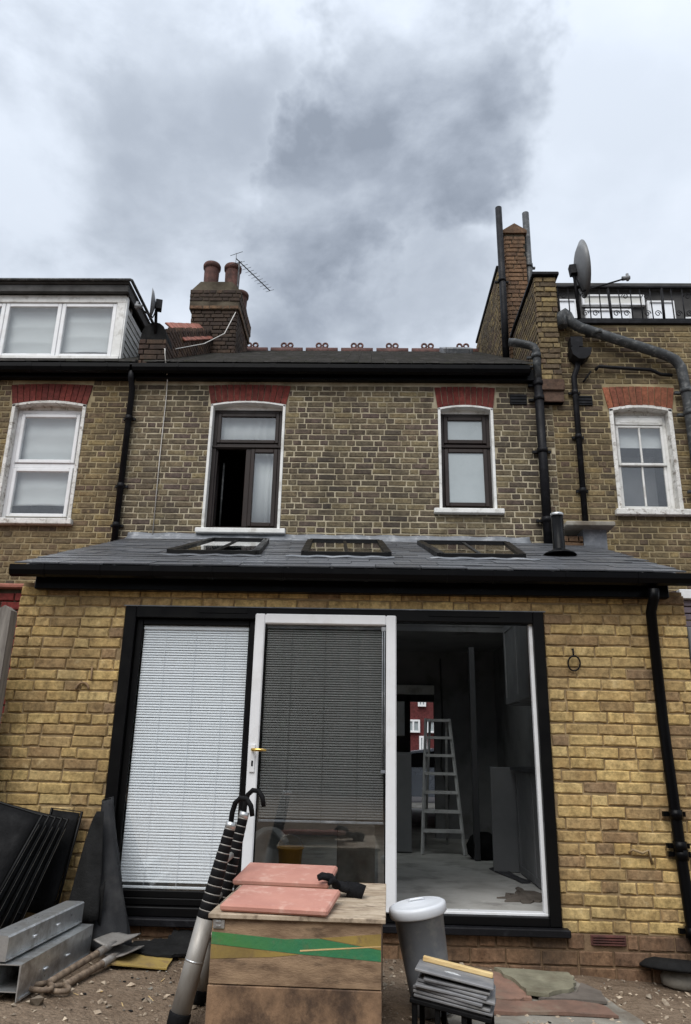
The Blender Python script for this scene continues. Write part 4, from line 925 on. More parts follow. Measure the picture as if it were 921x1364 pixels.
# ------------------------------------------------------------------ things inside the open door
def cabinet(name, label, x0, x1, y0, y1, z0, z1, mt, front='y', doors=2):
    c_ = thing(name, label, "cabinet", ((x0+x1)/2, (y0+y1)/2, z0))
    MB().box(x0, x1, y0, y1, z0, z1, .004).build("carcass", mt, c_)
    for k in range(doors):
        if front == 'x':
            a = y0+(y1-y0)*k/doors+.004; e = y0+(y1-y0)*(k+1)/doors-.004
            dd = MB().box(x0-.02, x0-.001, a, e, z0+.01, z1-.01, .003).build("door", mt, c_)
            b = MB(); b.box(x0-.026, x0-.02, a, a+.05, z0+.01, z1-.01); b.box(x0-.026, x0-.02, e-.05, e, z0+.01, z1-.01); b.box(x0-.026, x0-.02, a+.05, e-.05, z1-.07, z1-.01); b.box(x0-.026, x0-.02, a+.05, e-.05, z0+.01, z0+.07); b.build("rail", mt, dd)
        else:
            a = x0+(x1-x0)*k/doors+.004; e = x0+(x1-x0)*(k+1)/doors-.004
            MB().box(a, e, y0-.02, y0-.001, z0+.01, z1-.01, .003).build("door", mt, c_)
    return c_
cabinet("wall_cabinet", "dark grey wall cupboard hung high inside the open doorway on the right", 1.42, 1.745, 1.2, 2.3, .44, 1.22, m_cab, 'x', 2)
bc = cabinet("base_cabinet", "grey base cupboard run standing on the floor inside the open doorway on the right", 1.47, 1.74, .95, 2.25, -1.055, -.16, m_cab, 'x', 2)
MB().box(1.40, 1.745, .90, 2.28, -.16, -.125, .004).build("worktop", m_cabdark, bc)
ep = MB().box(1.215, 1.455, 2.30, 2.33, -1.055, -.135, .004).build("end_panel", m_cab); tag(ep, "tall loose grey panel standing at the far end of the base cupboards indoors", "panel")
tp = MB().box(1.14, 1.20, 3.0, 3.1, -1.055, 1.1, .004).build("timber_post", m_cabdark); tag(tp, "dim upright timber post by the back wall behind the base cupboards indoors", "post")
cabinet("tall_cabinet", "dark grey half-height cabinet indoors just right of the white glass door", .36, .53, 3.5, 4.1, -1.055, -.02, m_cab, 'y', 1)
cabinet("wall_box", "pale grey meter box hung indoors under the white door head", .40, .525, 4.82, 4.9, .18, .62, m_upvc, 'y', 1)
# step ladder
sl = thing("step_ladder", "aluminium step ladder standing open indoors in the dark room", "step ladder", (.87, 3.5, -1.06))
def lp_(a, b_, t): return Vector(a).lerp(Vector(b_), t)
A0, A1_ = Vector((.635, 3.4, -1.058)), Vector((.715, 3.72, .36)); B0, B1 = Vector((1.09, 3.4, -1.058)), Vector((.985, 3.72, .36))
for p, q in ((A0, A1_), (B0, B1)):
    MB().tube([p, q], .019, 4, flat=True).build("stile", m_steplad, sl)
for k in range(7):
    t_ = .165+k*.137; a, b_ = lp_(A0, A1_, t_), lp_(B0, B1, t_)
    MB(T(0, 0, 0)).add([a+Vector((0, -.05, -.015)), b_+Vector((0, -.05, -.015)), b_+Vector((0, .05, -.015)), a+Vector((0, .05, -.015)), a+Vector((0, -.05, .015)), b_+Vector((0, -.05, .015)), b_+Vector((0, .05, .015)), a+Vector((0, .05, .015))],
        [(0, 3, 2, 1), (4, 5, 6, 7), (0, 1, 5, 4), (1, 2, 6, 5), (2, 3, 7, 6), (3, 0, 4, 7)]).build("tread", m_steplad, sl)
for p, q in ((A1_+Vector((.05, .03, -.03)), (.74, 4.35, -1.058)), (B1+Vector((-.03, .03, -.03)), (1.0, 4.35, -1.058))): MB().tube([p, q], .016, 6).build("rear_leg", m_steplad, sl)
MB().tube([(.765, 4.28, -.9), (.99, 4.28, -.9)], .012, 6).build("brace", m_steplad, sl)
# torn paper on the floor, bucket, sack seen through the glass
def sheet(name, pts, z0, thick, mt, label, cat, kind=None, amp=.012, seed=0, tilt=None):
    """torn flat piece: polygon outline with uneven surface"""
    r_ = random.Random(seed); cx = sum(p[0] for p in pts)/len(pts); cy = sum(p[1] for p in pts)/len(pts)
    out = []
    for i, p in enumerate(pts):
        q = pts[(i+1) % len(pts)]
        for k in range(4):
            u = k/4; jx = r_.uniform(-amp, amp) if k else 0; out.append((p[0]+(q[0]-p[0])*u+jx, p[1]+(q[1]-p[1])*u+(r_.uniform(-amp, amp) if k else 0)))
    n = len(out); vs = []; rings = (1.0, .66, .33)
    zf = lambda x, y: (z0(x, y) if callable(z0) else z0)+(tilt(x, y) if tilt else 0)
    for s_ in rings:
        for x, y in out:
            X, Y = cx+(x-cx)*s_, cy+(y-cy)*s_; vs.append((X, Y, zf(X, Y)+thick+abs(mnoise.noise(Vector((X*6, Y*6, seed))))*amp))
    vs.append((cx, cy, zf(cx, cy)+thick)); top = len(vs)
    vs += [(x, y, zf(x, y)) for x, y in out]
    fs = [(i, (i+1) % n, n+(i+1) % n, n+i) for i in range(n)]+[(n+i, n+(i+1) % n, 2*n+(i+1) % n, 2*n+i) for i in range(n)]+[(2*n+i, 2*n+(i+1) % n, 3*n) for i in range(n)]
    fs += [(top+i, top+(i+1) % n, (i+1) % n, i) for i in range(n)]+[list(range(top+n-1, top-1, -1))]
    return tag(MB().add(vs, fs).build(name, mt), label, cat, kind=kind)
sheet("paper_scrap", [(1.02, 1.0), (1.18, .82), (1.36, .95), (1.40, 1.25), (1.28, 1.5), (1.2, 1.15)], -1.058, .004, m_paper, "torn brown paper scrap on the pale indoor floor near the sill", "paper", amp=.05, seed=2)
sheet("paper_scrap", [(1.2, 2.5), (1.36, 1.7), (1.42, 1.75), (1.3, 2.6)], -1.058, .004, m_cabdark, "narrow dark paper scrap along the base cupboards indoors", "paper", amp=.03, seed=3)
b = MB().lathe([(.10, 0), (.15, .05), (.16, .14), (.12, .22), (.06, .26), (.03, .25)], (1.25, 3.15, -1.058), 14, 1.1, .8); tag(b.build("tool_bag", m_rubber), "black tool bag slumped by the far end of the base cupboards indoors", "bag")
tag(MB().tube([(1.02, 4.98, 1.2), (1.03, 4.95, .4), (1.0, 4.93, -.2), (1.1, 4.9, -.5), (1.05, 4.9, -.9)], .012, 6).build("loose_cable", m_slatg), "grey loose cable hanging down the back wall indoors behind the step ladder", "cable")
bk = thing("bucket", "yellow plastic bucket on the floor seen through the lower glass of the white door", "bucket", (-.62, 1.6, -1.06))
MB().lathe([(.085, 0), (.105, .24), (.115, .24), (.115, .255), (.10, .255), (.08, .03)], (-.62, 1.6, -1.058), 20).build("body", m_yplastic, bk)
MB().tube([(-.62+.11*cos(a*pi/8), 1.6, -.81+.10*sin(a*pi/8)) for a in range(9)], .005, 6).build("handle", m_chrome, bk)
cabinet("tool_crate", "grey storage crate indoors behind the lower glass of the white door", -.22, .10, 1.5, 1.9, -1.055, -.62, m_concrete, 'y', 1)
b = MB().grid(10, 10, lambda u, v: (-1.0+.3*u, 2.0+.1*sin(u*5)+.2*v*(1-v), -1.058+.34*v*(1-.3*abs(2*u-1)**2)), .06); tag(b.build("rubble_sack", m_sack), "slumped white rubble sack indoors left of the yellow bucket", "sack")

# ------------------------------------------------------------------ foreground: plywood box
BXT = T(-.275, -1.22, 0, 0, 0, -1.8)
bx = thing("plywood_box", "plywood site box with a painted green and yellow stripe across its front", "box", (-.29, -1.235, -1.235))
zt = -.70; zb = G(-.29)+.0; hw, hd_ = .385, .455
MB(BXT).box(-hw+.012, hw-.012, -hd_+.02, -hd_+.038, zt-.275, zt-.022, .002).build("upper_board", m_ply, bx)
ob = MB(BXT); ob.box(-hw+.010, hw-.010, -hd_+.014, -hd_+.036, zb, zt-.279, .003).build("lower_board", m_plydirty, bx)
MB(BXT).box(-hw+.012, -hw+.03, -hd_+.04, hd_-.03, zb, zt-.022, .002).build("side_board", m_plydirty, bx)
MB(BXT).box(hw-.03, hw-.012, -hd_+.04, hd_-.03, zb, zt-.022, .002).build("side_board", m_plydirty, bx)
MB(BXT).box(-hw+.03, hw-.03, hd_-.045, hd_-.03, zb, zt-.022, .002).build("back_board", m_plydirty, bx)
lid = MB(BXT); lid.box(-hw-.004, hw+.006, -hd_, hd_, zt-.020, zt, .003); lid.build("lid", m_plytop, bx)
yq = -hd_+.0185
MB(BXT).prism([(-hw+.014, zt-.075), (-.05, zt-.095), (.10, zt-.088), (hw-.014, zt-.125), (hw-.014, zt-.168), (.02, zt-.150), (-hw+.014, zt-.122)], 'y', yq, yq+.002).build("green_stripe", m_green, bx)
MB(BXT).prism([(-hw+.014, zt-.124), (.015, zt-.152), (-.10, zt-.165), (-hw+.014, zt-.180)], 'y', yq, yq+.002).build("yellow_stripe", m_yel, bx)
MB(BXT).prism([(.105, zt-.086), (hw-.014, zt-.062), (hw-.014, zt-.123)], 'y', yq, yq+.002).build("yellow_stripe", m_yel, bx)
MB(BXT).prism([(.02, zt-.140), (.12, zt-.132), (hw-.014, zt-.112), (hw-.014, zt-.108), (.12, zt-.126), (.02, zt-.134)], 'y', yq-.001, yq+.0).build("yellow_stripe", m_timber, bx)
lt = MB(BXT).box(-hw+.018, -hw+.068, -hd_+.012, -hd_+.019, zt-.062, zt-.026, .002).build("latch_plate", m_galv, bx)
MB(BXT).box(-hw+.03, -hw+.052, -hd_+.007, -hd_+.012, zt-.036, zt-.031).box(-hw+.03, -hw+.052, -hd_+.007, -hd_+.012, zt-.053, zt-.048).build("hasp", m_galv, lt)
# pink boards
def pad(name, label, m_):
    return tag(MB(m_).box(-.245, .245, -.165, .165, 0, .032, .009).build(name, m_pink), label, "board", "pink boards on the plywood box")
pad("pink_board", "front dusty pink board lying on the plywood box lid", T(-.370, -1.505, zt+.017, 5, 0, -8))
pad("pink_board", "rear dusty pink board on the plywood box, propped up behind the front one", T(-.395, -1.05, zt+.054, 6, 0, -6))
tag(MB(BXT).box(-.34, .05, .15, .20, zt+.001, zt+.045, .003).build("wood_offcut", m_timber), "wood offcut on the box lid propping the rear pink board", "offcut")
# glove
gl = MB(); gm = T(-.105, -1.20, zt+.004, 0, 0, 12) @ T(0, 0, .018, 0, 16, 0) @ Matrix.Diagonal((1.2, 1.4, 1.5, 1)); gl.M = gm
gl.lathe([(.005, 0), (.034, .004), (.040, .014), (.032, .026), (.006, .032)], (0, 0, 0), 14, 1.25, .95)
gl.tube([(.02, -.005, .014), (.055, -.012, .018), (.085, -.02, .014)], [.024, .026, .030], 10)
for k, (a, L) in enumerate(((222, .066), (190, .080), (160, .078), (128, .064))):
    d_ = Vector((cos(rad(a)), sin(rad(a)), 0)); s0 = Vector((-.015, .0, .014))+Vector((0, .02*(1.5-k)*-1*.5, 0))
    gl.tube([s0+d_*.012, s0+d_*(.02+L*.45)+Vector((0, 0, .016)), s0+d_*(.02+L*.8)+Vector((0, 0, .014)), s0+d_*(.02+L)+Vector((0, 0, .004))], [.011, .0105, .0095, .006], 8)
gl.tube([(.01, .03, .014), (.03, .055, .022), (.06, .065, .016)], [.012, .011, .008], 8)
tag(gl.build("glove", m_glove), "crumpled black work glove on the plywood box lid", "glove")

# ------------------------------------------------------------------ telescopic ladder
tl = thing("telescopic_ladder", "collapsed telescopic ladder with black collars and hooks leaning against the plywood box", "ladder", (-.84, -1.5, G(-.84)))
for i, (yy, dx) in enumerate(((-1.50, 0), (-1.16, .01))):
    p0 = Vector((-.815+dx, yy, G(-.83)+.012)); p1 = Vector((-.643+dx, yy+.06, -.375))
    if i: p1.z += .02
    dirv = (p1-p0).normalized(); Lg = (p1-p0).length
    at_ = lambda s_: p0+dirv*s_
    st = MB().tube([at_(.055), at_(.44)], [.045, .042], 16).build("stile", m_alu, tl)
    MB().tube([at_(.0), at_(.012), at_(.055), at_(.06)], [.043, .049, .050, .046], 16).build("foot", m_rubber, tl)
    MB().tube([at_(.26), at_(.268)], [.0442, .0442], 16).build("ring", m_galv, st)
    n = 11
    for k in range(n):
        s0 = .44+k*(Lg-.44)/n; s1 = s0+(Lg-.44)/n; rr_ = .0425-.018*k/n
        MB().tube([at_(s0), at_(s0+.004), at_(s1-.010), at_(s1-.006)], [rr_*.97, rr_*1.0, rr_*1.0, rr_*.97], 14).build("collar", m_rubber, st)
        MB().tube([at_(s1-.0055), at_(s1-.0005)], [rr_*.985, rr_*.985], 12).build("ring", m_alu, st)
    MB().tube([at_(Lg), at_(Lg+.03)], .026, 10).build("cap", m_galv, st)
    h0 = at_(Lg+.01); pts = [h0, h0+Vector((.004, 0, .06)), h0+Vector((.016, -.0, .105)), h0+Vector((.042, -.01, .128)), h0+Vector((.075, -.02, .125)), h0+Vector((.098, -.03, .095)), h0+Vector((.108, -.035, .05))]
    MB().tube(pts, [.013]*6+[.012], 10).build("hook", m_rubber, tl)
for k in range(4):
    a = Vector((-.835, -1.5, G(-.83))).lerp(Vector((-.650, -1.44, -.375)), .14+.22*k); b_ = a+Vector((.01, .34, .01))
    MB().tube([a, b_], .016, 8).build("rung", m_alu, tl)

# ------------------------------------------------------------------ bin
bn = thing("dustbin", "grey plastic bin with a pale lid leaning right of the plywood box", "bin", (.38, -.92, G(.38)))
BT = T(.365, -.97, G(.38)+.012, 2, -9.5, 0)
MB(BT).lathe([(.098, .0), (.102, .008), (.113, .20), (.128, .455), (.137, .458), (.137, .475), (.12, .475), (.095, .03)], (0, 0, 0), 32, 1.0, .92).build("body", m_bin, bn)
MB(BT).lathe([(.142, .445), (.149, .452), (.150, .482), (.147, .492), (.135, .499), (.128, .497), (.09, .505), (.03, .510), (.001, .511)], (0, 0, 0), 32, 1.0, .92).build("lid", m_lid, bn)
MB(BT).tube([(-.04, 0, .509), (-.03, 0, .517), (.03, 0, .517), (.04, 0, .509)], .006, 8).build("lid_handle", m_lid, bn)

# ------------------------------------------------------------------ slate pile on a black crate
PT = T(.430, -1.29, 0, 0, 0, -13) 
cr = thing("plastic_crate", "black plastic crate holding up the pile of slates beside the bin", "crate", (.455, -1.27, G(.45)))
zc0 = G(.45)
b = MB(PT @ T(0, 0, 0, 0, 9, 0)) ; zt2 = -1.085
b = MB(PT)
for sx in (-.165, -.06, .06, .165):
    for sy in (-.11, .11): MB(PT).box(sx-.012, sx+.012, sy-.012, sy+.012, zc0, zt2-.03-sx*.14, .003).build("leg", m_rubber, cr)
CT = PT @ T(0, 0, zt2-.018, 0, 8, 0)
MB(CT).box(-.185, .185, -.135, .135, -.02, .0, .004).build("top_frame", m_rubber, cr)
for k in range(6): MB(CT).box(-.16, .16, -.132+k*.046, -.105+k*.046, .0005, .008, .002).build("slat", m_rubber, cr)
r_ = random.Random(9); zz = .009
names = ["lowest grey slate in the small pile on the black crate", "second slate from the bottom of the pile on the black crate", "third slate from the bottom of the pile on the black crate", "fourth slate from the bottom of the pile on the black crate", "fifth slate from the bottom of the pile on the black crate", "sixth slate of the pile, just under the splashed top slate"]
for k in range(6):
    ww, dd = .18-.012*(k % 3)+r_.uniform(-.01, .01), .125+r_.uniform(-.01, .01); t_ = r_.uniform(.010, .013)
    o = MB(CT @ T(r_.uniform(-.014, .014), r_.uniform(-.014, .014), zz, 0, 0, r_.uniform(-6, 6)))
    o.box(-ww, ww, -dd, dd, 0, t_, .0025); zz += t_+.003
    tag(o.build("roof_slate", m_slatepile), names[k], "slate", "slates piled on the black crate")
TS = CT @ T(-.002, .0, zz+.014, -5, 1, 3)
top_s = thing("roof_slate", "top slate of the pile, splashed with white paint", "slate", TS.translation, "slates piled on the black crate")
MB(TS).box(-.182, .178, -.128, .12, -.012, .0, .003).build("slab", m_slatepile, top_s)
sp = MB(TS)
for k in range(14):
    a = r_.uniform(0, 6.28); L_ = r_.uniform(.018, .045); cx_, cy_ = -.03+r_.uniform(-.012, .03), -.03+r_.uniform(-.012, .012)
    sp.prism([(cx_, cy_-.006), (cx_+L_*cos(a), cy_+L_*sin(a)*.7), (cx_+.005, cy_+.008)], 'z', .0, .0015)
sp.build("paint_splash", m_splat, top_s)
tag(MB(TS).box(-.165, .172, .078, .118, .0006, .022, .003).build("timber_batten", m_timber), "short pale timber batten lying along the top of the slate pile", "batten")

# ------------------------------------------------------------------ steel lintels
def lintel(label, x0, y0, z, x1, y1, w_=.115, h_=.105, shape='box'):
    d_ = Vector((x1-x0, y1-y0, 0)); L_ = d_.length; m_ = Matrix.Translation((x0, y0, z)) @ Matrix.Rotation(math.atan2(d_.y, d_.x)-pi/2, 4, 'Z')
    t_ = .005
    li = thing("steel_lintel", label, "lintel", (x0, y0, z), "galvanised steel lintels stacked by the wall")
    if shape == 'box':
        MB(m_).prism([(-w_/2, 0), (w_/2, 0), (w_/2+.003, h_*.93), (w_/2-.006, h_), (-w_/2+.006, h_), (-w_/2-.003, h_*.93)], 'y', 0, L_).build("section", m_galv, li)
    else:
        MB(m_).prism([(-w_/2, 0), (-w_/2+t_, 0), (-w_/2+t_, h_-t_), (w_/2-t_, h_-t_), (w_/2-t_, .0), (w_/2, 0), (w_/2+.004, h_), (-w_/2-.004, h_)][::-1], 'y', 0, L_).build("section", m_galv, li)
        MB(m_).prism([(-w_/2+t_, h_*.25), (w_/2-t_, h_*.25), (w_/2-t_, h_*.25+t_), (-w_/2+t_, h_*.25+t_)], 'y', .0, L_).build("flange", m_galv, li)
    for k in (.32, .62): MB(m_ @ T(w_/2, L_*k, h_*.45)).tube([(0, -.018, 0), (.012, 0, .006), (0, .018, 0)], .008, 6).build("crimp", m_galv, li)
    MB(m_).box(w_/2+.001, w_/2+.008, .02, L_-.02, h_*.02, h_*.08).build("lip", m_galv, li)
    return li
zg = G(-1.66)+.006
lintel("bottom galvanised lintel of the stack, lying on the dirt", -1.665, -1.36, zg, -1.625, -.50, .125, .155, 'chan')
lintel("upper galvanised lintel lying on top of the stack beside the black panels", -1.735, -1.36, zg+.165, -1.685, -.50, .112, .108)
lintel("galvanised lintel behind the bottom one, against the black panels", -1.805, -1.30, zg, -1.765, -.50, .125, .155, 'chan')
# ------------------------------------------------------------------ spades
def spade(label, p0, p1, gp=.0):
    """p0: grip end, p1: blade tip"""
    p0, p1 = Vector(p0), Vector(p1); d_ = (p1-p0).normalized(); L_ = (p1-p0).length; side = Vector((d_.y, -d_.x, 0)).normalized(); up = side.cross(d_); up = up if up.z > 0 else -up
    s_ = thing("spade", label, "spade", p0, "spades lying on the dirt")
    at_ = lambda a, b_=0, c_=0: p0+d_*a+side*b_+up*c_
    bl = L_-.24
    MB().tube([at_(.085), at_(.2), at_(bl*.8), at_(bl)], [.016, .018, .018, .015], 10).build("shaft", m_shaft, s_)
    MB().tube([at_(.10, 0), at_(.06, .045), at_(.03, .058), at_(0.012, .055), at_(.0, .03), at_(0, -.03), at_(.012, -.055), at_(.03, -.058), at_(.06, -.045), at_(.10, 0)], .013, 8).build("grip", m_shaft, s_)
    MB().grid(8, 8, lambda u, v: at_(bl+.0+.24*u, (v-.5)*(.19-.03*u**3), .018*(1-u)-.035*(1-(2*v-1)**2)*.5*(1-u)+.012*abs(2*v-1)), .004).build("blade", m_spade, s_)
    MB().tube([at_(bl-.12, 0, .0), at_(bl, 0, .002), at_(bl+.09, 0, .0)], [.021, .022, .010], 10).build("socket", m_spade, s_)
    return s_
spade("upper muddy spade with its blade towards the black membrane", (-1.56, -1.24, G(-1.5)+.035), (-1.40, -.33, G(-1.4)+.085))
spade("lower muddy spade, mostly under the other one beside the lintels", (-1.49, -1.20, G(-1.5)+.02), (-1.36, -.37, G(-1.4)+.03))

# ------------------------------------------------------------------ black folded panels by the wall
for k in range(6):
    lab = ["foremost big black folded panel leaning at the left wall", "second black folded panel behind the foremost one", "third black folded panel in the leaning row", "fourth black folded panel in the leaning row", "fifth black folded panel in the leaning row, near the bricks", "rearmost narrow black folded panel against the bricks"][k]
    bx_, by_ = -2.02+k*.026, -.78+k*.085
    tx_, ty_ = -1.945+k*.012, -.50+k*.075
    p0 = Vector((bx_-.12, by_-.10, G(-2.0))); p1 = Vector((tx_, ty_, -.42-.012*k))
    if k == 5: p1 = Vector((-1.865, -.05, -.43)); p0 = Vector((-1.93, -.2, G(-2.0)))
    e1 = (p1-p0).normalized(); L_ = (p1-p0).length; e2 = Vector((-1, -.06, 0)).normalized(); e2 = (e2-e1*e2.dot(e1)).normalized(); nn = e1.cross(e2)
    m_ = Matrix(((e2.x, nn.x, e1.x, p0.x), (e2.y, nn.y, e1.y, p0.y), (e2.z, nn.z, e1.z, p0.z), (0, 0, 0, 1)))
    wd_ = .70 if k < 5 else .2
    f_ = thing("folded_panel", lab, "panel", p0, "black folded panels leaning on the brick wall")
    fb = MB(m_); fb.tube([(0, 0, .01), (0, 0, L_), (wd_, 0, L_), (wd_, 0, .01)], .010, 8); fb.tube([(0, 0, .2), (wd_, 0, .2)], .008, 6); fb.build("frame", m_blackframe, f_)
    MB(m_).grid(10, 10, lambda u, v: (.012+(wd_-.024)*u, .006*sin(u*9+k)+.005*sin(v*7), .12+(L_-.13)*v), .004).build("fabric", m_rubber, f_)
    MB(m_).box(-.006, .004, -.014, -.010, .15, L_-.05).build("edge_strip", m_alu, f_)
    if k in (0, 2): MB(m_).tube([(.02, -.02, .1), (.30, -.03, L_*.55)], .008, 6).build("strut", m_blackframe, f_)

# ------------------------------------------------------------------ membrane roll and sheets
mr_ = thing("membrane_roll", "rolled black woven membrane standing against the door frame", "membrane", (-1.53, -.30, G(-1.5)))
p0 = Vector((-1.53, -.30, G(-1.5))); p1 = Vector((-1.69, -.09, -.34))
def rollp(u, v):
    c_ = p0.lerp(p1, v); r_0 = .100*(1-v)**1.1+.036; a = u*2*pi
    wob = 1+.10*sin(3*a+6*v)*(1-v)+.05*sin(7*a+11*v)
    return (c_.x+r_0*wob*cos(a)*1.0, c_.y+r_0*.8*wob*sin(a), c_.z+.02*sin(2*a)*(1-v)**3+(.012*cos(a) if v > .98 else 0))
MB().grid(36, 24, rollp, .004).build("roll", m_membrane, mr_)
MB().tube([p0.lerp(p1, .985), p0.lerp(p1, .992)], .034, 14).build("core", m_felt, mr_)
MB().grid(14, 14, lambda u, v: (p0.x-.035+(p1.x-p0.x)*(.28+.62*v)-.17*(1-u)*(1-v)**.8+.045*u, p0.y-.105+.18*v+.02*sin(u*6+v*4)*(1-v), -1.05+.64*v**.9+.06*u*(1-v)), .004).build("flap", m_felt, mr_)
MB().grid(10, 8, lambda u, v: (p0.x-.17+.14*u, p0.y-.02+.05*sin(u*5), G(-1.6)+.012+.34*v*(.55+.5*u)), .004).build("flap", m_felt, mr_)
gz = lambda x, y: G(x)+.008
sheet("felt_sheet", [(-1.40, -.36), (-1.40, -.2), (-1.28, -.16), (-1.2, -.15), (-1.19, -.05), (-1.08, -.04), (-1.03, -.2), (-1.02, -.36), (-1.10, -.46), (-1.25, -.46)], lambda x, y: G(x)+.016+.05*max(0, min(1, (y+.2)/.15)), .005, m_felt, "crumpled black felt sheet on the dirt below the white-blind door panel", "sheet", amp=.015, seed=5)
sheet("yellow_board", [(-1.40, -.66), (-1.38, -.42), (-1.10, -.40), (-1.075, -.66)], gz, .006, m_yel, "yellow board lying on the dirt under the black felt sheet", "board", amp=.004, seed=6)
# ------------------------------------------------------------------ slabs right
def slab(name, pts, z, t_, mt, label, cat="slab", seed=0, amp=.012, tilt=None): return sheet(name, pts, z, t_, mt, label, cat, amp=amp, seed=seed, tilt=tilt)
slab("concrete_slab", [(.42, -1.35), (.44, -.12), (1.28, -.13), (1.36, -.4), (1.45, -.8), (1.45, -1.6), (.45, -1.7)], lambda x, y: G(x)-.025, .03, m_concrete, "large grey concrete slab under the broken stone pieces at the right", seed=11, amp=.008)
slab("broken_slab", [(.58, -.68), (.60, -.22), (.86, -.20), (.90, -.48), (.92, -.66), (.78, -.72)], lambda x, y: G(x)+.012, .014, m_redslab, "broken red-brown slab piece next to the slate pile", seed=12)
slab("broken_slab", [(.60, -.96), (.60, -.72), (.80, -.75), (.95, -.68), (1.15, -.62), (1.30, -.66), (1.33, -.82), (.98, -.86)], lambda x, y: G(x)+.010, .012, m_redslab, "long cracked red-brown slab piece in front of the greenish stone", seed=13)
slab("broken_slab", [(.80, -.17), (1.24, -.15), (1.26, -.24), (1.20, -.46), (1.02, -.62), (.90, -.62), (.88, -.42)], lambda x, y: G(x)+.028, .016, m_slabgreen, "greenish grey broken stone lying on the red slabs below the door sill", seed=14)
slab("broken_slab", [(.96, -.64), (1.04, -.60), (1.22, -.45), (1.29, -.26), (1.36, -.42), (1.34, -.6)], lambda x, y: G(x)+.014, .010, m_paper, "dull brown broken slab right of the greenish stone", seed=15)
# upturned black bowl on stones
bw = thing("plant_saucer", "black upturned shallow bowl propped on stones by the downpipe", "bowl", (1.9, -.08, G(1.9)))
MB(T(1.92, -.06, G(1.9)+.115, -8, 4, 0)).lathe([(.02, .028), (.12, .03), (.17, .015), (.205, -.012), (.21, -.02), (.20, -.03), (.165, -.006), (.02, .012)], (0, 0, 0), 26, 1.0, .72).build("bowl", m_felt, bw)
for k, (x, y, s_) in enumerate(((1.92, -.08, .07), (2.05, -.02, .05))):
    m_ = T(x, y, G(x)+.035, 5*k, 8, 30*k); b = MB(m_); b.lathe([(.5*s_, -.045), (1.0*s_, -.03), (1.1*s_, .01), (.85*s_, .05), (.3*s_, .062)], (0, 0, 0), 9, 1.3, .9)
    tag(b.build("stone", m_concrete), ["larger grey stone under the black upturned bowl", "smaller grey stone behind the black bowl near the downpipe foot"][k], "stone", "stones under the bowl")

# ------------------------------------------------------------------ neighbours' yard bits
fn = thing("garden_fence", "grey weathered timber fence with post at the left edge by the yellow brick wall", "fence", (-2.7, -.2, G(-2.6)))
MB().prism([(-2.56, -1.15), (-2.452, -1.15), (-2.452, .87), (-2.50, .905), (-2.56, .87)], 'y', -.26, -.16).build("post", m_fence, fn)
for k in range(9): MB().box(-2.565-.12*(k+1)+.004, -2.565-.12*k, -.235+.008*(k % 2), -.215+.008*(k % 2), -1.15, .62, .003).build("plank", m_fence, fn)
MB().box(-3.8, -2.67, -.214, -.18, .35, .42, .004).build("rail", m_fence, fn)
rw = thing("garden_shed", "red painted brick outbuilding beyond the fence at the left edge", "outbuilding", (-4, .6, -1.2))
MB().box(-5.5, -2.75, .66, 2.6, -1.2, 1.2).build("wall", m_mortar_d, rw)
lay_bricks(rw, rw, (-5.5, .65, -.1), 0, 2.75, 1.3, m_redwall, seed=61, bond='mixed')
MB().box(-5.55, -2.72, .6, 2.65, 1.2, 1.24, .01).build("roof", m_coping, rw)
ln = thing("neighbour_extension", "neighbour's mauve-panelled lean-to with white fascia at the right edge", "lean-to", (3.3, .5, -1.3))
MB().box(2.40, 4.6, .35, 3.1, -1.3, .95).build("wall", m_lean, ln)
MB().box(2.36, 4.7, .27, .33, 1.13, 1.20, .004).build("fascia", m_upvc, ln)
MB().prism([(.33, 1.14), (3.1, 1.5), (3.1, 1.55), (.33, 1.20)], 'x', 2.36, 4.7).build("roof", m_lean, ln)
for k in range(4): MB().box(2.39, 4.6, .31+.004*k, .345, 1.08-k*.052, 1.125-k*.052, .004).build("panel", m_lean, ln)
w_ = frame(MB(), 2.40, 3.3, .1, .92, .30, .345, .05).build("window", m_cab, ln); MB().box(2.44, 3.26, .32, .33, .14, .88).build("pane", m_frost, w_)

# ------------------------------------------------------------------ dishes and aerial
def dish(label, loc, face, dia, arm, mast):
    d_ = thing("satellite_dish", label, "satellite dish", loc, "satellite dishes")
    f_ = Vector(face).normalized(); q = f_.to_track_quat('Z', 'Y').to_matrix().to_4x4(); m_ = Matrix.Translation(loc) @ q
    R_ = dia/2
    MB(m_).lathe([(.001, .0), (R_*.4, R_*.03), (R_*.75, R_*.11), (R_, R_*.21), (R_*1.01, R_*.21), (R_*.76, R_*.08), (R_*.4, -R_*.02), (.02, -.02)], (0, 0, 0), 32).build("reflector", m_dish, d_)
    MB(m_).box(-.05, .05, -.07, .07, -.10, -.015, .006).build("bracket", m_blackold, d_)
    l0 = m_ @ Vector((0, -R_*.9, 0)); l1 = Vector(arm)
    MB().tube([Vector(loc)-f_*.05, l0, l1], .012, 8).build("arm", m_blackold, d_)
    MB().tube([l1-f_*.07, l1+f_*.03], [.03, .028], 10).tube([l1+Vector((0, 0, -.04)), l1+Vector((.0, 0, .06))], .02, 8).build("receiver", m_dish, d_)
    MB().tube([Vector(loc)-f_*.08, *[Vector(p) for p in mast]], .02, 8).build("mast", m_blackold, d_)
    return d_
dish("big grey satellite dish standing edge-on above the terrace railings", (2.74, YW-.05, 6.10), (1, -.08, .12), .74, (3.40, YW-.02, 6.0), [(2.70, YW-.04, 5.98), (2.72, YW-.02, 5.36)])
dish("small satellite dish edge-on by the white dormer", (-2.80, 3.02, 5.46), (-1, -.33, .0), .42, (-2.98, 2.9, 5.36), [(-2.78, 3.06, 5.4), (-2.78, 3.14, 5.1)])
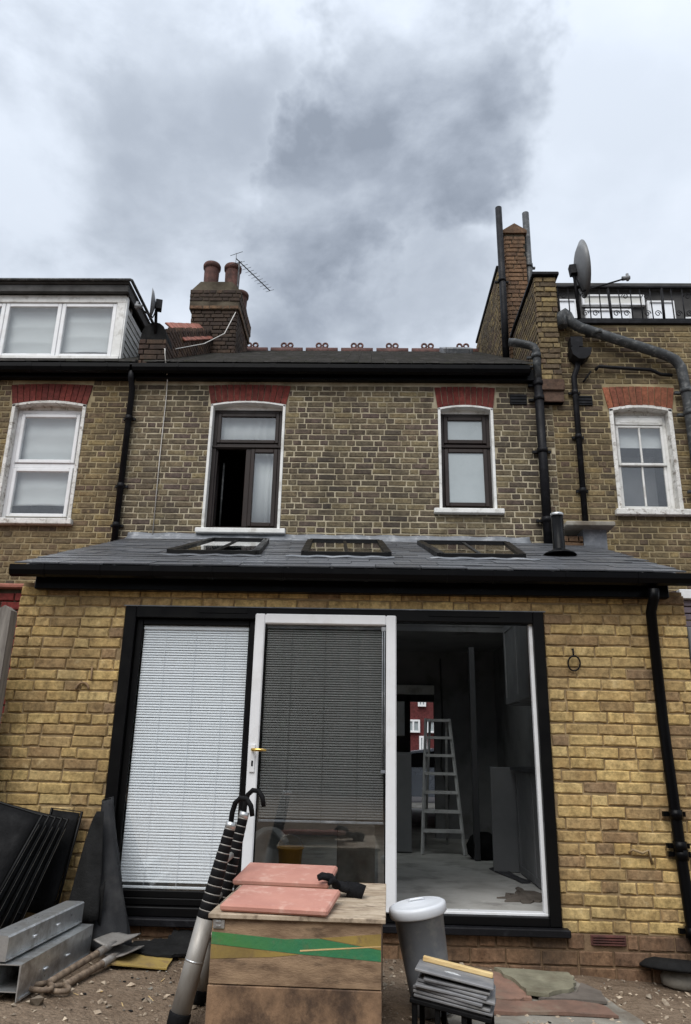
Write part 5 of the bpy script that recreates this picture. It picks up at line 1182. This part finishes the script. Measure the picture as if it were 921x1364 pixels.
ae = thing("television_aerial", "thin television aerial on a mast beside the chimney pots", "aerial", (-2.28, 6.0, 7.4))
MB().tube([(-2.28, 5.7, 7.0), (-2.29, 5.72, 8.12)], .014, 6).build("mast", m_greypipe, ae)
a0, a1 = Vector((-2.33, 5.62, 8.10)), Vector((-1.86, 6.6, 8.12))
MB().tube([a0, a1], .010, 6).build("boom", m_greypipe, ae)
sd_ = Vector((a1.y-a0.y, -(a1.x-a0.x), 0)).normalized()
for k in range(11):
    c_ = a0.lerp(a1, .12+.088*k); MB().tube([c_-sd_*.09, c_+sd_*.09], .004, 5).build("element", m_greypipe, ae)
for s_ in (-1, 1): MB().tube([a0+Vector((0, 0, s_*.10))-sd_*.13, a0+Vector((0, 0, s_*.10))+sd_*.13], .005, 5).tube([a0, a0+Vector((0, 0, s_*.11))], .005, 5).build("reflector", m_greypipe, ae)
tag(MB().tube([(-2.26, 5.58, 7.0), (-2.36, 5.3, 6.42), (-2.5, 4.6, 5.82), (-2.62, 3.8, 5.28), (-2.72, 3.15, 4.84)], .007, 6).build("roof_cable", m_cable), "white cable sagging from the chimney stack down over the roof tiles", "cable")

# ------------------------------------------------------------------ across the street
sh2 = thing("street_house", "red brick house with white windows seen through the dark hallway", "house", (1.8, 20, -1.1))
MB().box(-6, 10, 19.6, 24, -1.1, 6).build("wall", m_redhouse, sh2)
MB().prism([(19.3, 6), (24.2, 6), (21.8, 8.5)], 'x', -6.2, 10.2).build("roof", m_oldtile, sh2)
for (x0, x1, z0, z1) in ((1.35, 1.78, .55, .95), (1.98, 2.5, .55, .95), (1.72, 1.98, 1.36, 1.62), (1.75, 2.0, -.2, .45)):
    f_ = frame(MB(), x0, x1, z0, z1, 19.5, 19.62, .06, ((x0+x1)/2,)).build("window", m_upvc, sh2); MB().box(x0+.05, x1-.05, 19.54, 19.56, z0+.05, z1-.05).build("pane", m_frost, f_)
car = thing("parked_car", "silver parked car glimpsed through the dark hallway", "car", (1.6, 13.3, -1.2))
side = [(-2.0, -.98), (-2.05, -.62), (-1.9, -.48), (-1.05, -.38), (-.55, -.02), (.0, .06), (.9, .04), (1.5, -.32), (1.95, -.42), (2.05, -.65), (2.0, -.98)]
MB(T(1.6, 0, 0)).prism([(x, z) for x, z in side], 'y', 12.5, 14.1).build("body", m_carpaint, car)
for y in (12.488, 14.102):
    MB(T(1.6, 0, 0)).prism([(-.92, -.36), (-.5, -.06), (.0, 0), (.85, -.02), (1.3, -.34)], 'y', y, y+.01).build("window", m_black, car)
for x in (-1.25, 1.25):
    for y in (12.48, 13.95):
        w1 = MB(T(1.6+x, y, -.90, 90)); w1.lathe([(.20, -.15), (.30, -.14), (.31, -.02), (.30, .0), (.19, .0)], (0, 0, 0), 20); wh = w1.build("wheel", m_tyre, car)
        MB(T(1.6+x, y-.005, -.90, 90)).lathe([(.05, -.01), (.19, -.006), (.19, .004), (.04, .006)], (0, 0, 0), 16).build("rim", m_chrome, wh)
MB(T(1.6, 0, 0)).box(-2.06, -1.98, 12.6, 12.9, -.66, -.54, .01).build("headlight", m_upvc, car); MB(T(1.6, 0, 0)).box(-2.06, -1.98, 13.7, 14.0, -.66, -.54, .01).build("headlight", m_upvc, car)

# ------------------------------------------------------------------ unseen hedge behind the camera, added for the door glass to reflect
rng = random.Random(31); mb = MB()
for i in range(13000):
    x = rng.uniform(-14, 14); top = 6.2+1.2*mnoise.noise(Vector((x*.35, 0, 2)))+.8*mnoise.noise(Vector((x*1.3, 5, 2)))
    z = G(x)+rng.random()**.8*top; y = -17-1.0*rng.random()**2*2+.7*mnoise.noise(Vector((x*.8, z*.8, 7)))+.9
    mb.M = T(x, y, z, rng.uniform(-70, 70), rng.uniform(-70, 70), rng.uniform(0, 360)); s_ = rng.uniform(.10, .22)
    mb.add([(-s_, 0, 0), (0, -s_*.55, .03), (s_, 0, 0), (0, s_*.55, .03)], [(0, 1, 2, 3)])
hg = thing("added_reflection_hedge", "tall dark green hedge added out of view behind the camera for the door glass to reflect", "hedge", (0, -17, G(0)))
lv = mb.build("foliage", M("added_hedge_leaf", (.035, .06, .022), (.02, .036, .014), .7, 3, rnd=.45, bump=0), hg); lv['kind'] = 'stuff'
b = MB()
for k in range(9): b.tube([(-12+k*3, -17.4, G(-12+k*3)-.05), (-12+k*3+.2, -17.5, 1.2), (-12+k*3-.1, -17.4, 3.0)], [.12, .09, .03], 8)
b.box(-14, 14, -18.2, -17.9, -1.45, 4.6); b.build("stems_and_backing", m_shaft, hg)  # solid slab added behind the leaves to close gaps in the reflection

finish_bricks()
